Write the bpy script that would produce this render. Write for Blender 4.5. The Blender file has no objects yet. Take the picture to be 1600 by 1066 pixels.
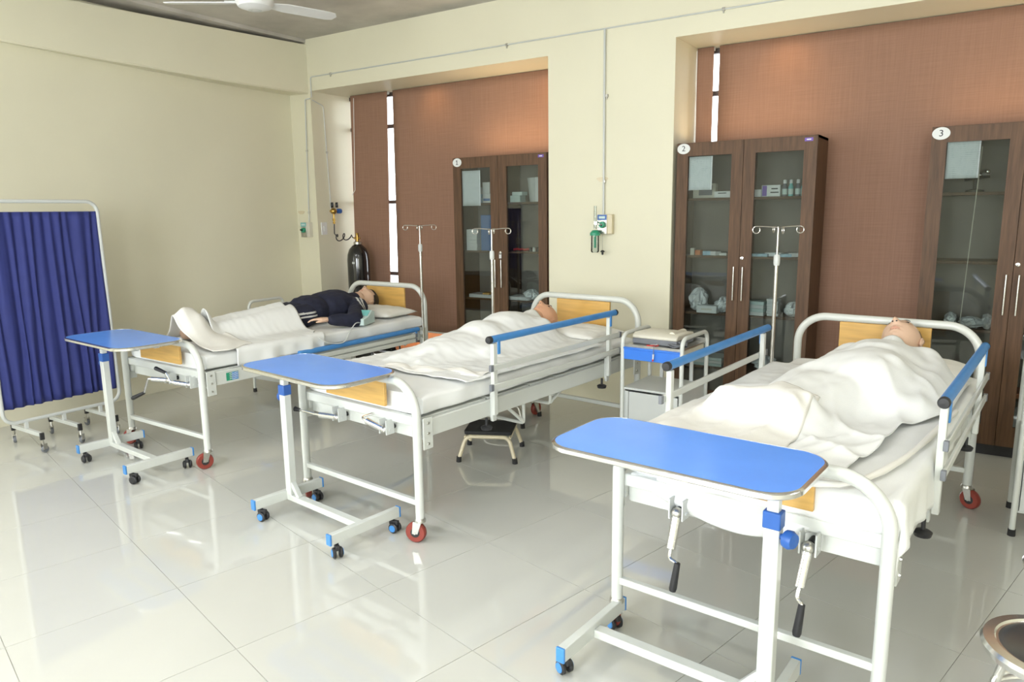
import bpy, bmesh, math, random
from mathutils import Vector, Matrix, noise
random.seed(7)
PI = math.pi
S = bpy.context.scene
COL = S.collection

# ------------------------------------------------------------------ camera
cam = bpy.data.cameras.new('camera'); cam_o = bpy.data.objects.new('camera', cam); COL.objects.link(cam_o)
cam.sensor_width = 36.0; cam.lens = 1129.2 / 1600 * 36; cam.clip_start = 0.02
YAW, PIT, ROL = math.radians(-33.27), math.radians(10.15), math.radians(-0.78)
_f = Vector((math.sin(YAW) * math.cos(PIT), math.cos(YAW) * math.cos(PIT), -math.sin(PIT)))
_r = Vector((math.cos(YAW), -math.sin(YAW), 0)); _u = _r.cross(_f)
_r2 = _r * math.cos(ROL) + _u * math.sin(ROL); _u2 = -_r * math.sin(ROL) + _u * math.cos(ROL)
_m = Matrix((_r2, _u2, -_f)).transposed().to_4x4(); _m.translation = Vector((2.162, -1.293, 1.530))
cam_o.matrix_world = _m
S.camera = cam_o

# ------------------------------------------------------------------ world, sun, large lights, exposure
W = bpy.data.worlds.new('world'); S.world = W; W.use_nodes = True
bg = W.node_tree.nodes['Background']; bg.inputs[0].default_value = (0.93, 0.96, 1.0, 1); bg.inputs[1].default_value = 6.0
def light(name, kind, loc, energy, color=(1, 1, 1), rot=(0, 0, 0), **kw):
    l = bpy.data.lights.new(name, kind); l.energy = energy; l.color = color
    for k, v in kw.items(): setattr(l, k, v)
    o = bpy.data.objects.new(name, l); COL.objects.link(o); o.location = loc; o.rotation_euler = rot
    return o
def aim(o, d): o.rotation_euler = Vector(d).to_track_quat('-Z', 'Y').to_euler()
XL_ = -3.87
sun = light('sun', 'SUN', (0, 9, 9), 3.4, (1, 0.90, 0.76), angle=0.009)
aim(sun, (-0.10, -0.62, -1.25))
# daylight through the windows that are out of view: one in the left wall, one behind the camera, plus an added one
aim(light('unseen_window_light', 'AREA', (XL_ + 0.02, -2.15, 1.70), 26, (0.90, 0.96, 1.0), shape='RECTANGLE', size=2.2, size_y=1.6), (1, 0.15, -0.05))
aim(light('unseen_window_light', 'AREA', (0.5, -3.46, 1.75), 85, (0.90, 0.96, 1.0), shape='RECTANGLE', size=1.6, size_y=1.6), (0, 1, -0.06))
aim(light('unseen_window_light', 'AREA', (3.3, -3.46, 1.75), 48, (0.95, 0.98, 1.0), shape='RECTANGLE', size=1.2, size_y=1.6), (-0.2, 1, -0.06))  # extra window light, added to brighten the left wall
S.view_settings.view_transform = 'Standard'; S.view_settings.look = 'None'
S.view_settings.exposure = 0.36; S.view_settings.gamma = 1.0; S.view_settings.use_curve_mapping = False

# ------------------------------------------------------------------ materials
MATS = {}
def mat(name, col, rough=0.5, metal=0.0, var=0.0, vscale=20.0, bump=0.0, bscale=200.0, stretch=(1, 1, 1), coat=0.0, spec=0.5, trans=0.0, detail=4.0, emit=None, col2=None, obj=False):
    if name in MATS: return MATS[name]
    m = bpy.data.materials.new(name); m.use_nodes = True; MATS[name] = m
    N = m.node_tree.nodes; L = m.node_tree.links; b = N['Principled BSDF']
    b.inputs['Roughness'].default_value = rough; b.inputs['Metallic'].default_value = metal
    b.inputs['Coat Weight'].default_value = coat; b.inputs['Specular IOR Level'].default_value = spec
    b.inputs['Coat Roughness'].default_value = 0.06
    b.inputs['Transmission Weight'].default_value = trans
    b.inputs['Base Color'].default_value = (*col, 1)
    tc = N.new('ShaderNodeTexCoord'); mp = N.new('ShaderNodeMapping'); L.new(tc.outputs['Object'], mp.inputs[0]); mp.inputs['Scale'].default_value = stretch
    if var or col2:
        n = N.new('ShaderNodeTexNoise'); n.inputs['Scale'].default_value = vscale; n.inputs['Detail'].default_value = detail; L.new(mp.outputs[0], n.inputs['Vector'])
        r = N.new('ShaderNodeValToRGB'); c2 = col2 if col2 else tuple(max(0, c * (1 - var)) for c in col)
        c1 = col if col2 else tuple(min(1, c * (1 + var)) for c in col)
        r.color_ramp.elements[0].position = 0.3; r.color_ramp.elements[1].position = 0.7
        r.color_ramp.elements[0].color = (*c2, 1); r.color_ramp.elements[1].color = (*c1, 1)
        L.new(n.outputs[0], r.inputs[0]); L.new(r.outputs[0], b.inputs['Base Color'])
    if bump:
        n2 = N.new('ShaderNodeTexNoise'); n2.inputs['Scale'].default_value = bscale; n2.inputs['Detail'].default_value = 3; L.new(mp.outputs[0], n2.inputs['Vector'])
        bp = N.new('ShaderNodeBump'); bp.inputs['Strength'].default_value = bump; bp.inputs['Distance'].default_value = 0.01
        L.new(n2.outputs[0], bp.inputs['Height']); L.new(bp.outputs[0], b.inputs['Normal'])
    if emit:
        b.inputs['Emission Color'].default_value = (*col, 1); b.inputs['Emission Strength'].default_value = emit
    return m

M_wall = mat('wall_paint', (0.745, 0.715, 0.555), 0.55, var=0.025, vscale=1.3, bump=0.03, bscale=60)
M_conc = mat('concrete', (0.50, 0.475, 0.43), 0.9, var=0.20, vscale=2.2, bump=0.25, bscale=14, detail=8)
M_tile = mat('porcelain_tile', (0.57, 0.57, 0.525), 0.045, var=0.03, vscale=2.0, spec=0.95)
M_grout = mat('grout', (0.44, 0.43, 0.38), 0.8, var=0.1)
M_terra = mat('terracotta', (0.125, 0.040, 0.014), 0.9, spec=0.0, var=0.12, vscale=6)
M_white = mat('white_enamel', (0.63, 0.65, 0.61), 0.28, var=0.02, vscale=8, coat=0.2)
M_white2 = mat('grey_enamel', (0.58, 0.60, 0.58), 0.35, var=0.03, vscale=6)
M_chrome = mat('chrome', (0.88, 0.88, 0.87), 0.2, 1.0, var=0.06, vscale=40)
M_pole = mat('dull_chrome', (0.60, 0.585, 0.55), 0.22, 1.0, var=0.08, vscale=40)
M_pad = mat('dark_seat_steel', (0.16, 0.16, 0.16), 0.25, 0.8, var=0.1)
M_steel = mat('brushed_steel', (0.55, 0.54, 0.50), 0.32, 1.0, var=0.1, vscale=30)
M_alu = mat('dark_aluminium', (0.10, 0.09, 0.085), 0.45, 0.5, var=0.1)
M_black = mat('black_plastic', (0.02, 0.02, 0.022), 0.45, var=0.2)
M_rubber = mat('black_rubber', (0.018, 0.018, 0.018), 0.75, var=0.2, bump=0.1)
M_blue = mat('blue_plastic', (0.060, 0.25, 0.60), 0.35, var=0.06)
M_bluetop = mat('blue_laminate', (0.12, 0.33, 0.93), 0.22, var=0.03, vscale=6, spec=0.45)
M_drawer = mat('blue_drawer_enamel', (0.045, 0.20, 0.72), 0.3, var=0.04)
M_bluedk = mat('dark_blue_plastic', (0.03, 0.12, 0.42), 0.4, var=0.06)
M_red = mat('red_polyurethane', (0.27, 0.045, 0.03), 0.4, var=0.1)
M_ply = mat('plywood', (0.62, 0.37, 0.10), 0.45, var=0.12, vscale=5, stretch=(1, 6, 10), coat=0.15)
M_walnut = mat('walnut_laminate', (0.140, 0.076, 0.040), 0.5, col2=(0.078, 0.042, 0.022), vscale=9, stretch=(7, 7, 0.55), detail=8, spec=0.3)
M_inner = mat('cabinet_inner_board', (0.25, 0.225, 0.195), 0.6, var=0.1, vscale=5)  # board colour lightened to imitate the grey reflective haze on the door glass
M_sheet = mat('white_cotton', (0.80, 0.81, 0.795), 0.9, var=0.015, vscale=5, bump=0.12, bscale=300)
M_cream = mat('cream_cotton', (0.80, 0.785, 0.735), 0.92, var=0.02, vscale=5, bump=0.15, bscale=260)
M_pillow = mat('pillow_cotton', (0.78, 0.77, 0.72), 0.92, var=0.02, vscale=6, bump=0.15, bscale=220)
M_skin = mat('mannequin_skin', (0.66, 0.36, 0.22), 0.45, var=0.06, vscale=14)
M_skin2 = mat('pale_mannequin_skin', (0.68, 0.46, 0.33), 0.42, var=0.05, vscale=14)
M_lip = mat('lip_paint', (0.60, 0.32, 0.23), 0.45, var=0.05)
M_navy = mat('navy_tracksuit', (0.012, 0.014, 0.034), 0.85, var=0.2, vscale=30, bump=0.2, bscale=160)
M_stripe = mat('white_stripe_fabric', (0.62, 0.62, 0.60), 0.85, var=0.03)
M_hair = mat('black_hair', (0.012, 0.010, 0.010), 0.5, var=0.4, vscale=90, stretch=(1, 0.2, 1), bump=0.4, bscale=200)
M_hairp = mat('painted_brown_hair', (0.045, 0.038, 0.034), 0.55, var=0.2, vscale=60)
M_curtain = mat('blue_curtain', (0.025, 0.035, 0.18), 0.75, var=0.05, vscale=12, bump=0.05)
M_paper = None
M_cyl = mat('black_gloss_paint', (0.012, 0.012, 0.013), 0.15, var=0.2, coat=0.6)
M_brass = mat('brass', (0.55, 0.36, 0.10), 0.3, 1.0, var=0.1)
M_glassw = None
M_teal = mat('teal_plastic', (0.18, 0.52, 0.50), 0.35, var=0.05)
M_pale = mat('pale_mint_plastic', (0.55, 0.68, 0.66), 0.4, var=0.03)
M_green = mat('green_plastic', (0.03, 0.30, 0.17), 0.35, var=0.05)
M_beige = mat('beige_plastic', (0.66, 0.63, 0.53), 0.45, var=0.03)
M_grey = mat('dark_grey_plastic', (0.17, 0.18, 0.20), 0.45, var=0.05)
M_cream_tube = mat('cream_enamel', (0.66, 0.58, 0.40), 0.3, var=0.03)
M_pcard = mat('white_card', (0.74, 0.76, 0.75), 0.7, var=0.02)
M_bcard = mat('blue_card', (0.10, 0.20, 0.42), 0.6, var=0.05)
M_lcard = mat('light_blue_card', (0.36, 0.55, 0.68), 0.6, var=0.25, vscale=30)
M_purple = mat('purple_print', (0.16, 0.08, 0.42), 0.5, var=0.05)
M_ink = mat('ink_print', (0.03, 0.03, 0.035), 0.6, var=0.1)
M_redp = mat('red_plastic', (0.5, 0.03, 0.03), 0.4, var=0.05)
M_orange = mat('orange_plastic', (0.65, 0.22, 0.08), 0.5, var=0.05)
M_bag = mat('plastic_wrap', (0.80, 0.84, 0.84), 0.25, var=0.15, vscale=25, bump=0.3, bscale=40)
M_lens = mat('fan_enamel', (0.74, 0.74, 0.73), 0.35, var=0.02)

def glass(name, tint, rough, refl, clear=True):
    m = bpy.data.materials.new(name); m.use_nodes = True
    N = m.node_tree.nodes; L = m.node_tree.links; N.clear()
    o = N.new('ShaderNodeOutputMaterial'); mx = N.new('ShaderNodeMixShader'); t = N.new('ShaderNodeBsdfTransparent'); g = N.new('ShaderNodeBsdfGlossy')
    fr = N.new('ShaderNodeFresnel'); fr.inputs[0].default_value = refl
    t.inputs[0].default_value = (*tint, 1); g.inputs['Roughness'].default_value = rough
    L.new(fr.outputs[0], mx.inputs[0]); L.new(t.outputs[0], mx.inputs[1]); L.new(g.outputs[0], mx.inputs[2]); L.new(mx.outputs[0], o.inputs[0])
    MATS[name] = m; return m
M_cabglass = glass('cabinet_glass', (0.80, 0.83, 0.82), 0.02, 1.5)
M_winglass = glass('window_glass', (0.95, 0.97, 0.97), 0.0, 1.45)
M_clear = glass('clear_plastic', (0.88, 0.92, 0.92), 0.05, 1.45)

def fabric_blind():
    m = bpy.data.materials.new('brown_blind_fabric'); m.use_nodes = True
    N = m.node_tree.nodes; L = m.node_tree.links; b = N['Principled BSDF']
    tc = N.new('ShaderNodeTexCoord'); facs = []
    for sc in ((90, 90, 3), (4, 4, 160)):
        mp = N.new('ShaderNodeMapping'); mp.inputs['Scale'].default_value = sc; L.new(tc.outputs['Object'], mp.inputs[0])
        n = N.new('ShaderNodeTexNoise'); n.inputs['Scale'].default_value = 1.0; n.inputs['Detail'].default_value = 2; L.new(mp.outputs[0], n.inputs['Vector']); facs.append(n)
    ad = N.new('ShaderNodeMath'); ad.operation = 'ADD'; L.new(facs[0].outputs[0], ad.inputs[0]); L.new(facs[1].outputs[0], ad.inputs[1])
    r = N.new('ShaderNodeValToRGB'); r.color_ramp.elements[0].position = 0.35; r.color_ramp.elements[1].position = 0.75
    mh = N.new('ShaderNodeMath'); mh.operation = 'MULTIPLY'; mh.inputs[1].default_value = 0.5; L.new(ad.outputs[0], mh.inputs[0]); L.new(mh.outputs[0], r.inputs[0])
    r.color_ramp.elements[0].color = (0.285, 0.160, 0.108, 1); r.color_ramp.elements[1].color = (0.36, 0.207, 0.142, 1)
    L.new(r.outputs[0], b.inputs['Base Color']); b.inputs['Roughness'].default_value = 0.85
    out = N['Material Output']; tr = N.new('ShaderNodeBsdfTranslucent'); tr.inputs[0].default_value = (0.30, 0.12, 0.055, 1)
    mx = N.new('ShaderNodeMixShader'); mx.inputs[0].default_value = 0.06; L.new(b.outputs[0], mx.inputs[1]); L.new(tr.outputs[0], mx.inputs[2]); L.new(mx.outputs[0], out.inputs[0])
    return m
M_blind = fabric_blind()

def paper_mat():
    m = bpy.data.materials.new('printed_paper'); m.use_nodes = True
    N = m.node_tree.nodes; L = m.node_tree.links; b = N['Principled BSDF']; b.inputs['Roughness'].default_value = 0.8
    tc = N.new('ShaderNodeTexCoord'); mp = N.new('ShaderNodeMapping'); L.new(tc.outputs['Object'], mp.inputs[0]); mp.inputs['Scale'].default_value = (1, 1, 1)
    wv = N.new('ShaderNodeTexWave'); wv.bands_direction = 'Z'; wv.inputs['Scale'].default_value = 26; wv.inputs['Distortion'].default_value = 0.0; L.new(mp.outputs[0], wv.inputs['Vector'])
    n = N.new('ShaderNodeTexNoise'); n.inputs['Scale'].default_value = 60; mp2 = N.new('ShaderNodeMapping'); mp2.inputs['Scale'].default_value = (1, 1, 0.3); L.new(tc.outputs['Object'], mp2.inputs[0]); L.new(mp2.outputs[0], n.inputs['Vector'])
    mu = N.new('ShaderNodeMath'); mu.operation = 'MULTIPLY'; L.new(wv.outputs[0], mu.inputs[0]); L.new(n.outputs[0], mu.inputs[1])
    r = N.new('ShaderNodeValToRGB'); r.color_ramp.elements[0].position = 0.42; r.color_ramp.elements[1].position = 0.62
    r.color_ramp.elements[0].color = (0.80, 0.84, 0.86, 1); r.color_ramp.elements[1].color = (0.56, 0.61, 0.65, 1)
    L.new(mu.outputs[0], r.inputs[0]); L.new(r.outputs[0], b.inputs['Base Color'])
    return m
M_paper = paper_mat()

# ------------------------------------------------------------------ mesh helpers
def fillet(pts, r, n=8, closed=False):
    P = [Vector(p) for p in pts]; out = []
    rng = range(len(P)) if closed else range(1, len(P) - 1)
    if not closed: out.append(P[0])
    for i in rng:
        a, b, c = P[i - 1], P[i], P[(i + 1) % len(P)]
        d1 = (a - b).normalized(); d2 = (c - b).normalized(); ang = d1.angle(d2)
        if ang > PI - 0.01: out.append(b); continue
        t = min(r / math.tan(ang / 2), (a - b).length * 0.49, (c - b).length * 0.49); rr = t * math.tan(ang / 2)
        cc = b + (d1 + d2).normalized() * (rr / math.sin(ang / 2))
        v1 = (b + d1 * t) - cc; v2 = (b + d2 * t) - cc; ax = v1.cross(v2).normalized(); tot = v1.angle(v2)
        for k in range(n + 1):
            out.append(cc + Matrix.Rotation(tot * k / n, 3, ax) @ v1)
    if not closed: out.append(P[-1])
    return out

class MB:
    def __init__(s): s.v = []; s.f = []; s.m = []
    def add(s, vs, fs, mi=0):
        o = len(s.v); s.v += [Vector(v) for v in vs]; s.f += [tuple(i + o for i in f) for f in fs]; s.m += [mi] * len(fs); return s
    def box(s, c, d, rot=None, mi=0, taper=1.0):
        hx, hy, hz = d[0] / 2, d[1] / 2, d[2] / 2; c = Vector(c)
        vs = [Vector((x * hx * (taper if z > 0 else 1), y * hy * (taper if z > 0 else 1), z * hz)) for z in (-1, 1) for x, y in ((-1, -1), (1, -1), (1, 1), (-1, 1))]
        if rot is not None:
            R = rot if isinstance(rot, Matrix) else Matrix.Rotation(rot, 3, 'Z'); vs = [R @ v for v in vs]
        return s.add([v + c for v in vs], [(3, 2, 1, 0), (4, 5, 6, 7), (0, 1, 5, 4), (1, 2, 6, 5), (2, 3, 7, 6), (3, 0, 4, 7)], mi)
    def bar(s, a, b, w, h, mi=0, up=(0, 0, 1)):
        a = Vector(a); b = Vector(b); d = (b - a); L = d.length; d.normalize(); up = Vector(up)
        if abs(d.dot(up)) > 0.98: up = Vector((0, 1, 0))
        x = d.cross(up).normalized(); u = x.cross(d)
        return s.box((a + b) / 2, (w, L, h), Matrix((x, d, u)).transposed(), mi)
    def tube(s, path, r, n=10, closed=False, cap=True, mi=0):
        P = [Vector(p) for p in path]; N = len(P); rs = r if isinstance(r, (list, tuple)) else [r] * N
        T = []
        for i in range(N):
            if closed: t = P[(i + 1) % N] - P[i - 1]
            else: t = P[min(i + 1, N - 1)] - P[max(i - 1, 0)]
            T.append(t.normalized())
        a = Vector((0, 0, 1)) if abs(T[0].z) < 0.9 else Vector((1, 0, 0))
        nrm = T[0].cross(a).normalized(); vs = []
        for i in range(N):
            if i:
                q = T[i - 1].rotation_difference(T[i]); nrm = q @ nrm
            nrm = (nrm - T[i] * nrm.dot(T[i])).normalized(); bn = T[i].cross(nrm)
            for k in range(n):
                a_ = 2 * PI * k / n; vs.append(P[i] + (nrm * math.cos(a_) + bn * math.sin(a_)) * rs[i])
        fs = []
        for i in range(N if closed else N - 1):
            j = (i + 1) % N
            for k in range(n):
                k2 = (k + 1) % n; fs.append((i * n + k, i * n + k2, j * n + k2, j * n + k))
        if cap and not closed: fs.append(tuple(range(n - 1, -1, -1))); fs.append(tuple((N - 1) * n + k for k in range(n)))
        return s.add(vs, fs, mi)
    def cyl(s, a, b, r0, r1=None, n=16, mi=0): return s.tube([a, b], [r0, r0 if r1 is None else r1], n, mi=mi)
    def lathe(s, prof, o=(0, 0, 0), axis=(0, 0, 1), n=24, mi=0):
        q = Vector((0, 0, 1)).rotation_difference(Vector(axis)); o = Vector(o); vs = []; fs = []; K = len(prof)
        for k in range(n):
            a = 2 * PI * k / n
            for (r, z) in prof: vs.append(o + q @ Vector((max(r, 1e-5) * math.cos(a), max(r, 1e-5) * math.sin(a), z)))
        for k in range(n):
            k2 = (k + 1) % n
            for i in range(K - 1): fs.append((k * K + i, k2 * K + i, k2 * K + i + 1, k * K + i + 1))
        return s.add(vs, fs, mi)
    def ell(s, c, r, n=14, rot=None, mi=0):
        c = Vector(c); vs = []; fs = []; m = n // 2 + 2
        for i in range(m + 1):
            t = PI * i / m
            for k in range(n):
                p = 2 * PI * k / n; v = Vector((r[0] * math.sin(t) * math.cos(p), r[1] * math.sin(t) * math.sin(p), r[2] * math.cos(t)))
                if rot is not None: v = rot @ v
                vs.append(c + v)
        for i in range(m):
            for k in range(n):
                k2 = (k + 1) % n; fs.append((i * n + k, (i + 1) * n + k, (i + 1) * n + k2, i * n + k2))
        return s.add(vs, fs, mi)
    def cap(s, a, b, ra, rb, n=14):      # tapered capsule
        a = Vector(a); b = Vector(b); d = (b - a).normalized(); pts = []; rs = []
        for k in range(5):
            t = PI / 2 * k / 4; pts.append(a - d * ra * math.cos(t) * 1.0); rs.append(max(ra * math.sin(t), 1e-4))
        for k in range(5):
            t = PI / 2 * k / 4; pts.append(b + d * rb * math.sin(t)); rs.append(max(rb * math.cos(t), 1e-4))
        return s.tube(pts, rs, n)
    def prism(s, poly, h0, h1, axis='Z', mi=0):
        n = len(poly)
        def P(p, h): return {'Z': (p[0], p[1], h), 'Y': (p[0], h, p[1]), 'X': (h, p[0], p[1])}[axis]
        vs = [P(p, h0) for p in poly] + [P(p, h1) for p in poly]
        fs = [tuple(range(n - 1, -1, -1)), tuple(range(n, 2 * n))] + [(i, (i + 1) % n, n + (i + 1) % n, n + i) for i in range(n)]
        return s.add(vs, fs, mi)
    def grid(s, fn, nu, nv, mi=0):
        vs = [fn(i / nu, j / nv) for j in range(nv + 1) for i in range(nu + 1)]
        fs = [(j * (nu + 1) + i, j * (nu + 1) + i + 1, (j + 1) * (nu + 1) + i + 1, (j + 1) * (nu + 1) + i) for j in range(nv) for i in range(nu)]
        return s.add(vs, fs, mi)
    def mesh(s, name):
        me = bpy.data.meshes.new(name); me.from_pydata([tuple(v) for v in s.v], [], s.f)
        for p, mi in zip(me.polygons, s.m): p.material_index = mi
        bm = bmesh.new(); bm.from_mesh(me); bmesh.ops.recalc_face_normals(bm, faces=bm.faces); bm.to_mesh(me); bm.free()
        return me

def obj(name, mb, mats, parent=None, smooth=True, bevel=0, solid=0, sub=0, angle=40):
    me = mb.mesh(name) if isinstance(mb, MB) else mb
    if me.materials: me.materials.clear()
    for m in (mats if isinstance(mats, (list, tuple)) else [mats]): me.materials.append(m)
    if smooth:
        me.polygons.foreach_set('use_smooth', [True] * len(me.polygons)); me.set_sharp_from_angle(angle=math.radians(angle))
    o = bpy.data.objects.new(name, me); COL.objects.link(o)
    if parent is not None: o.parent = parent
    if solid:
        md = o.modifiers.new('solid', 'SOLIDIFY'); md.thickness = solid; md.offset = 0
    if sub:
        md = o.modifiers.new('sub', 'SUBSURF'); md.levels = sub; md.render_levels = sub
    if bevel:
        md = o.modifiers.new('bevel', 'BEVEL'); md.width = bevel; md.segments = 2; md.limit_method = 'ANGLE'; md.angle_limit = math.radians(50)
    return o
def thing(name, label, cat, loc=(0, 0, 0), rz=0, group=None):
    o = bpy.data.objects.new(name, None); COL.objects.link(o); o.empty_display_size = 0.1
    o.location = loc; o.rotation_euler = (0, 0, rz); return tag(o, label, cat, group)
def tag(o, label, cat, group=None):
    o['label'] = label; o['category'] = cat
    if group: o['group'] = group
    return o
def struct(o): o['kind'] = 'structure'; return o
def at(o, loc, rz=0): o.location = loc; o.rotation_euler = (0, 0, rz); return o
def box_thing(name, label, cat, loc, dim, m, rz=0, group=None, bevel=0.003):
    o = obj(name, MB().box((0, 0, dim[2] / 2), dim), m, bevel=bevel, smooth=False); at(o, loc, rz); return tag(o, label, cat, group)
def copy_tree(o, parent=None):
    c = o.copy(); COL.objects.link(c); c.parent = parent
    for ch in list(o.children): copy_tree(ch, c)
    return c
TMP = bpy.data.scenes.new('scratch')
def baked(o):      # evaluate one object alone, away from the rest of the scene
    TMP.collection.objects.link(o); vl = TMP.view_layers[0]; vl.update(); dg = vl.depsgraph
    me = bpy.data.meshes.new_from_object(o.evaluated_get(dg)); bpy.data.objects.remove(o); return me
def text_mesh(name, s, size, m, parent, loc, rot=(PI / 2, 0, 0)):
    cu = bpy.data.curves.new(name, 'FONT'); cu.body = s; cu.size = size; cu.align_x = 'CENTER'; cu.align_y = 'CENTER'; cu.extrude = 0.0004
    me = baked(bpy.data.objects.new(name, cu))
    o = obj(name, me, m, parent, smooth=False); o.location = loc; o.rotation_euler = rot; return o

# ================================================================== THE ROOM
XL, XR, YF, YB, YW, ZC, ZL = -3.87, 4.2, -3.5, 3.87, 4.38, 3.213, 2.728
XC, XA, XB, XD = -3.571, -0.851, 0.194, 3.35
# floor: grout slab with single tiles
floor = struct(obj('floor', MB().box(((XL + XR) / 2, (YF + YW) / 2, -0.055), (XR - XL + 0.4, YW - YF + 0.3, 0.104)), M_grout, smooth=False))
def clip(poly, a, b, c):
    out = []
    for i in range(len(poly)):
        p, q = poly[i], poly[(i + 1) % len(poly)]; dp = a * p[0] + b * p[1] - c; dq = a * q[0] + b * q[1] - c
        if dp <= 0: out.append(p)
        if dp * dq < 0:
            t = dp / (dp - dq); out.append((p[0] + (q[0] - p[0]) * t, p[1] + (q[1] - p[1]) * t))
    return out
TR = math.radians(-13.62); TW = 0.6; J = 0.0012
tile_mb = MB().prism([(J, J), (TW - J, J), (TW - J, TW - J), (J, TW - J)], -0.004, 0.0); tile_me = None
for i in range(-16, 16):
    for j in range(-16, 16):
        def w(x, y): return (0.031 + math.cos(TR) * x - math.sin(TR) * y, 0.127 + math.sin(TR) * x + math.cos(TR) * y)
        q = [w(i * TW + a, j * TW + b) for a, b in ((J, J), (TW - J, J), (TW - J, TW - J), (J, TW - J))]
        inside = all(XL < x < XR and YF < y < YW for x, y in q)
        if inside:
            if tile_me is None:
                o = obj('tile', tile_mb, M_tile, floor, smooth=False, bevel=0.0); tile_me = o.data
            else:
                o = bpy.data.objects.new('tile', tile_me); COL.objects.link(o); o.parent = floor
            x, y = w(i * TW, j * TW); o.location = (x, y, 0); o.rotation_euler = (0, 0, TR)
        else:
            for a, b, c in ((-1, 0, -XL), (1, 0, XR), (0, -1, -YF), (0, 1, YW)):
                if q: q = clip(q, a, b, c)
            if len(q) > 2 and abs(sum(q[k][0] * q[(k + 1) % len(q)][1] - q[(k + 1) % len(q)][0] * q[k][1] for k in range(len(q)))) / 2 > 0.01:
                obj('tile', MB().prism(q, -0.004, 0.0), M_tile, floor, smooth=False)
# ceiling
struct(obj('ceiling', MB().box(((XL + XR) / 2, (YF + YW) / 2, ZC + 0.06), (XR - XL + 0.6, YW - YF + 0.6, 0.12)), M_conc, smooth=False))
# left wall with its beam
lwm = MB()
for y0, y1, z0, z1 in ((YF - 0.2, -3.28, 0, ZC), (-3.28, -1.02, 0, 0.88), (-3.28, -1.02, 2.52, ZC), (-1.02, YB + 0.7, 0, ZC)): lwm.box((XL - 0.1, (y0 + y1) / 2, (z0 + z1) / 2), (0.2, y1 - y0, z1 - z0))
lw = struct(obj('wall_left', lwm, M_wall, smooth=False))
bm_ = MB()
ys = [YF, 0.9, 2.0, 3.0, YB + 0.02]; xs = [-3.845, -3.805, -3.725, -3.655, -3.590]; zb = [2.79, 2.775, 2.738, 2.708, 2.702]; zt = [3.12, 3.125, 3.135, 3.15, 3.165]
vs = []; fs = []
for y, x, b0, t0 in zip(ys, xs, zb, zt): vs += [(XL, y, b0 + 0.012), (x - 0.012, y, b0), (x, y, b0 + 0.012), (x, y, t0), (XL, y, t0)]
for i in range(4):
    for k in range(5): fs.append((i * 5 + k, i * 5 + (k + 1) % 5, (i + 1) * 5 + (k + 1) % 5, (i + 1) * 5 + k))
fs += [(4, 3, 2, 1, 0), tuple(20 + k for k in range(5))]
obj('beam', bm_.add(vs, fs), M_wall, lw, smooth=False)
obj('raw_slab_edge', MB().box((-3.73, (YF + YB) / 2, 3.20), (0.27, YB - YF, 0.035)), M_conc, lw, smooth=False)
# back wall: pillars and lintel
bw = struct(obj('wall_back', MB().box(((XL + XR) / 2, (YB + YW + 0.15) / 2, (ZL + ZC) / 2), (XR - XL + 0.4, YW + 0.15 - YB, ZC - ZL)), M_wall, smooth=False))
for a, b in ((XL - 0.1, XC), (XA, XB), (XD, XR + 0.2)):
    obj('pillar', MB().box(((a + b) / 2, (YB + YW + 0.15) / 2, ZL / 2), (b - a, YW + 0.15 - YB, ZL)), M_wall, bw, smooth=False)
# walls out of view: right wall and the wall behind the camera, both with window openings
def wall_open(name, axis, pos, a0, a1, holes, z0=0.9, z1=2.6, th=0.2):
    o = MB(); cur = a0
    def put(p, q, za, zb_):
        if q - p < 1e-3: return
        if axis == 'Y': o.box(((p + q) / 2, pos - th / 2, (za + zb_) / 2), (q - p, th, zb_ - za))
        else: o.box((pos + th / 2, (p + q) / 2, (za + zb_) / 2), (th, q - p, zb_ - za))
    for h0, h1 in holes:
        put(cur, h0, 0, ZC); put(h0, h1, 0, z0); put(h0, h1, z1, ZC); cur = h1
    put(cur, a1, 0, ZC)
    return struct(obj(name, o, M_wall, smooth=False))
wall_open('wall_front', 'Y', YF, XL - 0.2, XR + 0.2, [(-0.3, 1.3), (2.7, 3.9)])  # right-hand opening belongs to the added window light
wall_open('wall_right', 'X', XR, YF, YB + 0.7, [])

# windows of the two bays
def window(name, x0, x1):
    w = thing(name, '', '', ((x0 + x1) / 2, YW + 0.04, 0)); del w['label']; del w['category']; struct(w); hw = (x1 - x0) / 2
    for x in (-hw + 0.02, hw - 0.02): obj('jamb', MB().box((x, 0, ZL / 2), (0.04, 0.05, ZL)), M_alu, w, smooth=False)
    n = max(2, round((x1 - x0) / 1.0)); zs = [0.03, 0.215, 0.905, 1.645, 2.40, ZL - 0.02]
    for k in range(1, n): obj('mullion', MB().box((-hw + 2 * hw * k / n, 0, ZL / 2), (0.04, 0.05, ZL)), M_alu, w, smooth=False) if abs(-hw + 2 * hw * k / n + (x0 + x1) / 2 + 2.93) > 0.12 else None
    for z in zs: obj('transom', MB().box((0, 0, z), (2 * hw - 0.08, 0.045, 0.035)), M_alu, w, smooth=False)
    for a, b in zip(zs[:-1], zs[1:]): obj('pane', MB().box((0, 0.01, (a + b) / 2), (2 * hw - 0.08, 0.006, b - a - 0.03)), M_winglass, w, smooth=False)
    return w
window('window_1', XC - 0.045, XA + 0.045); window('window_2', XB - 0.045, XD + 0.045)
# terrace outside
struct(obj('terrace_ground', MB().box((0, YW + 4.3, -0.13), (16, 8.2, 0.2)), M_terra, smooth=False))

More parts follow.
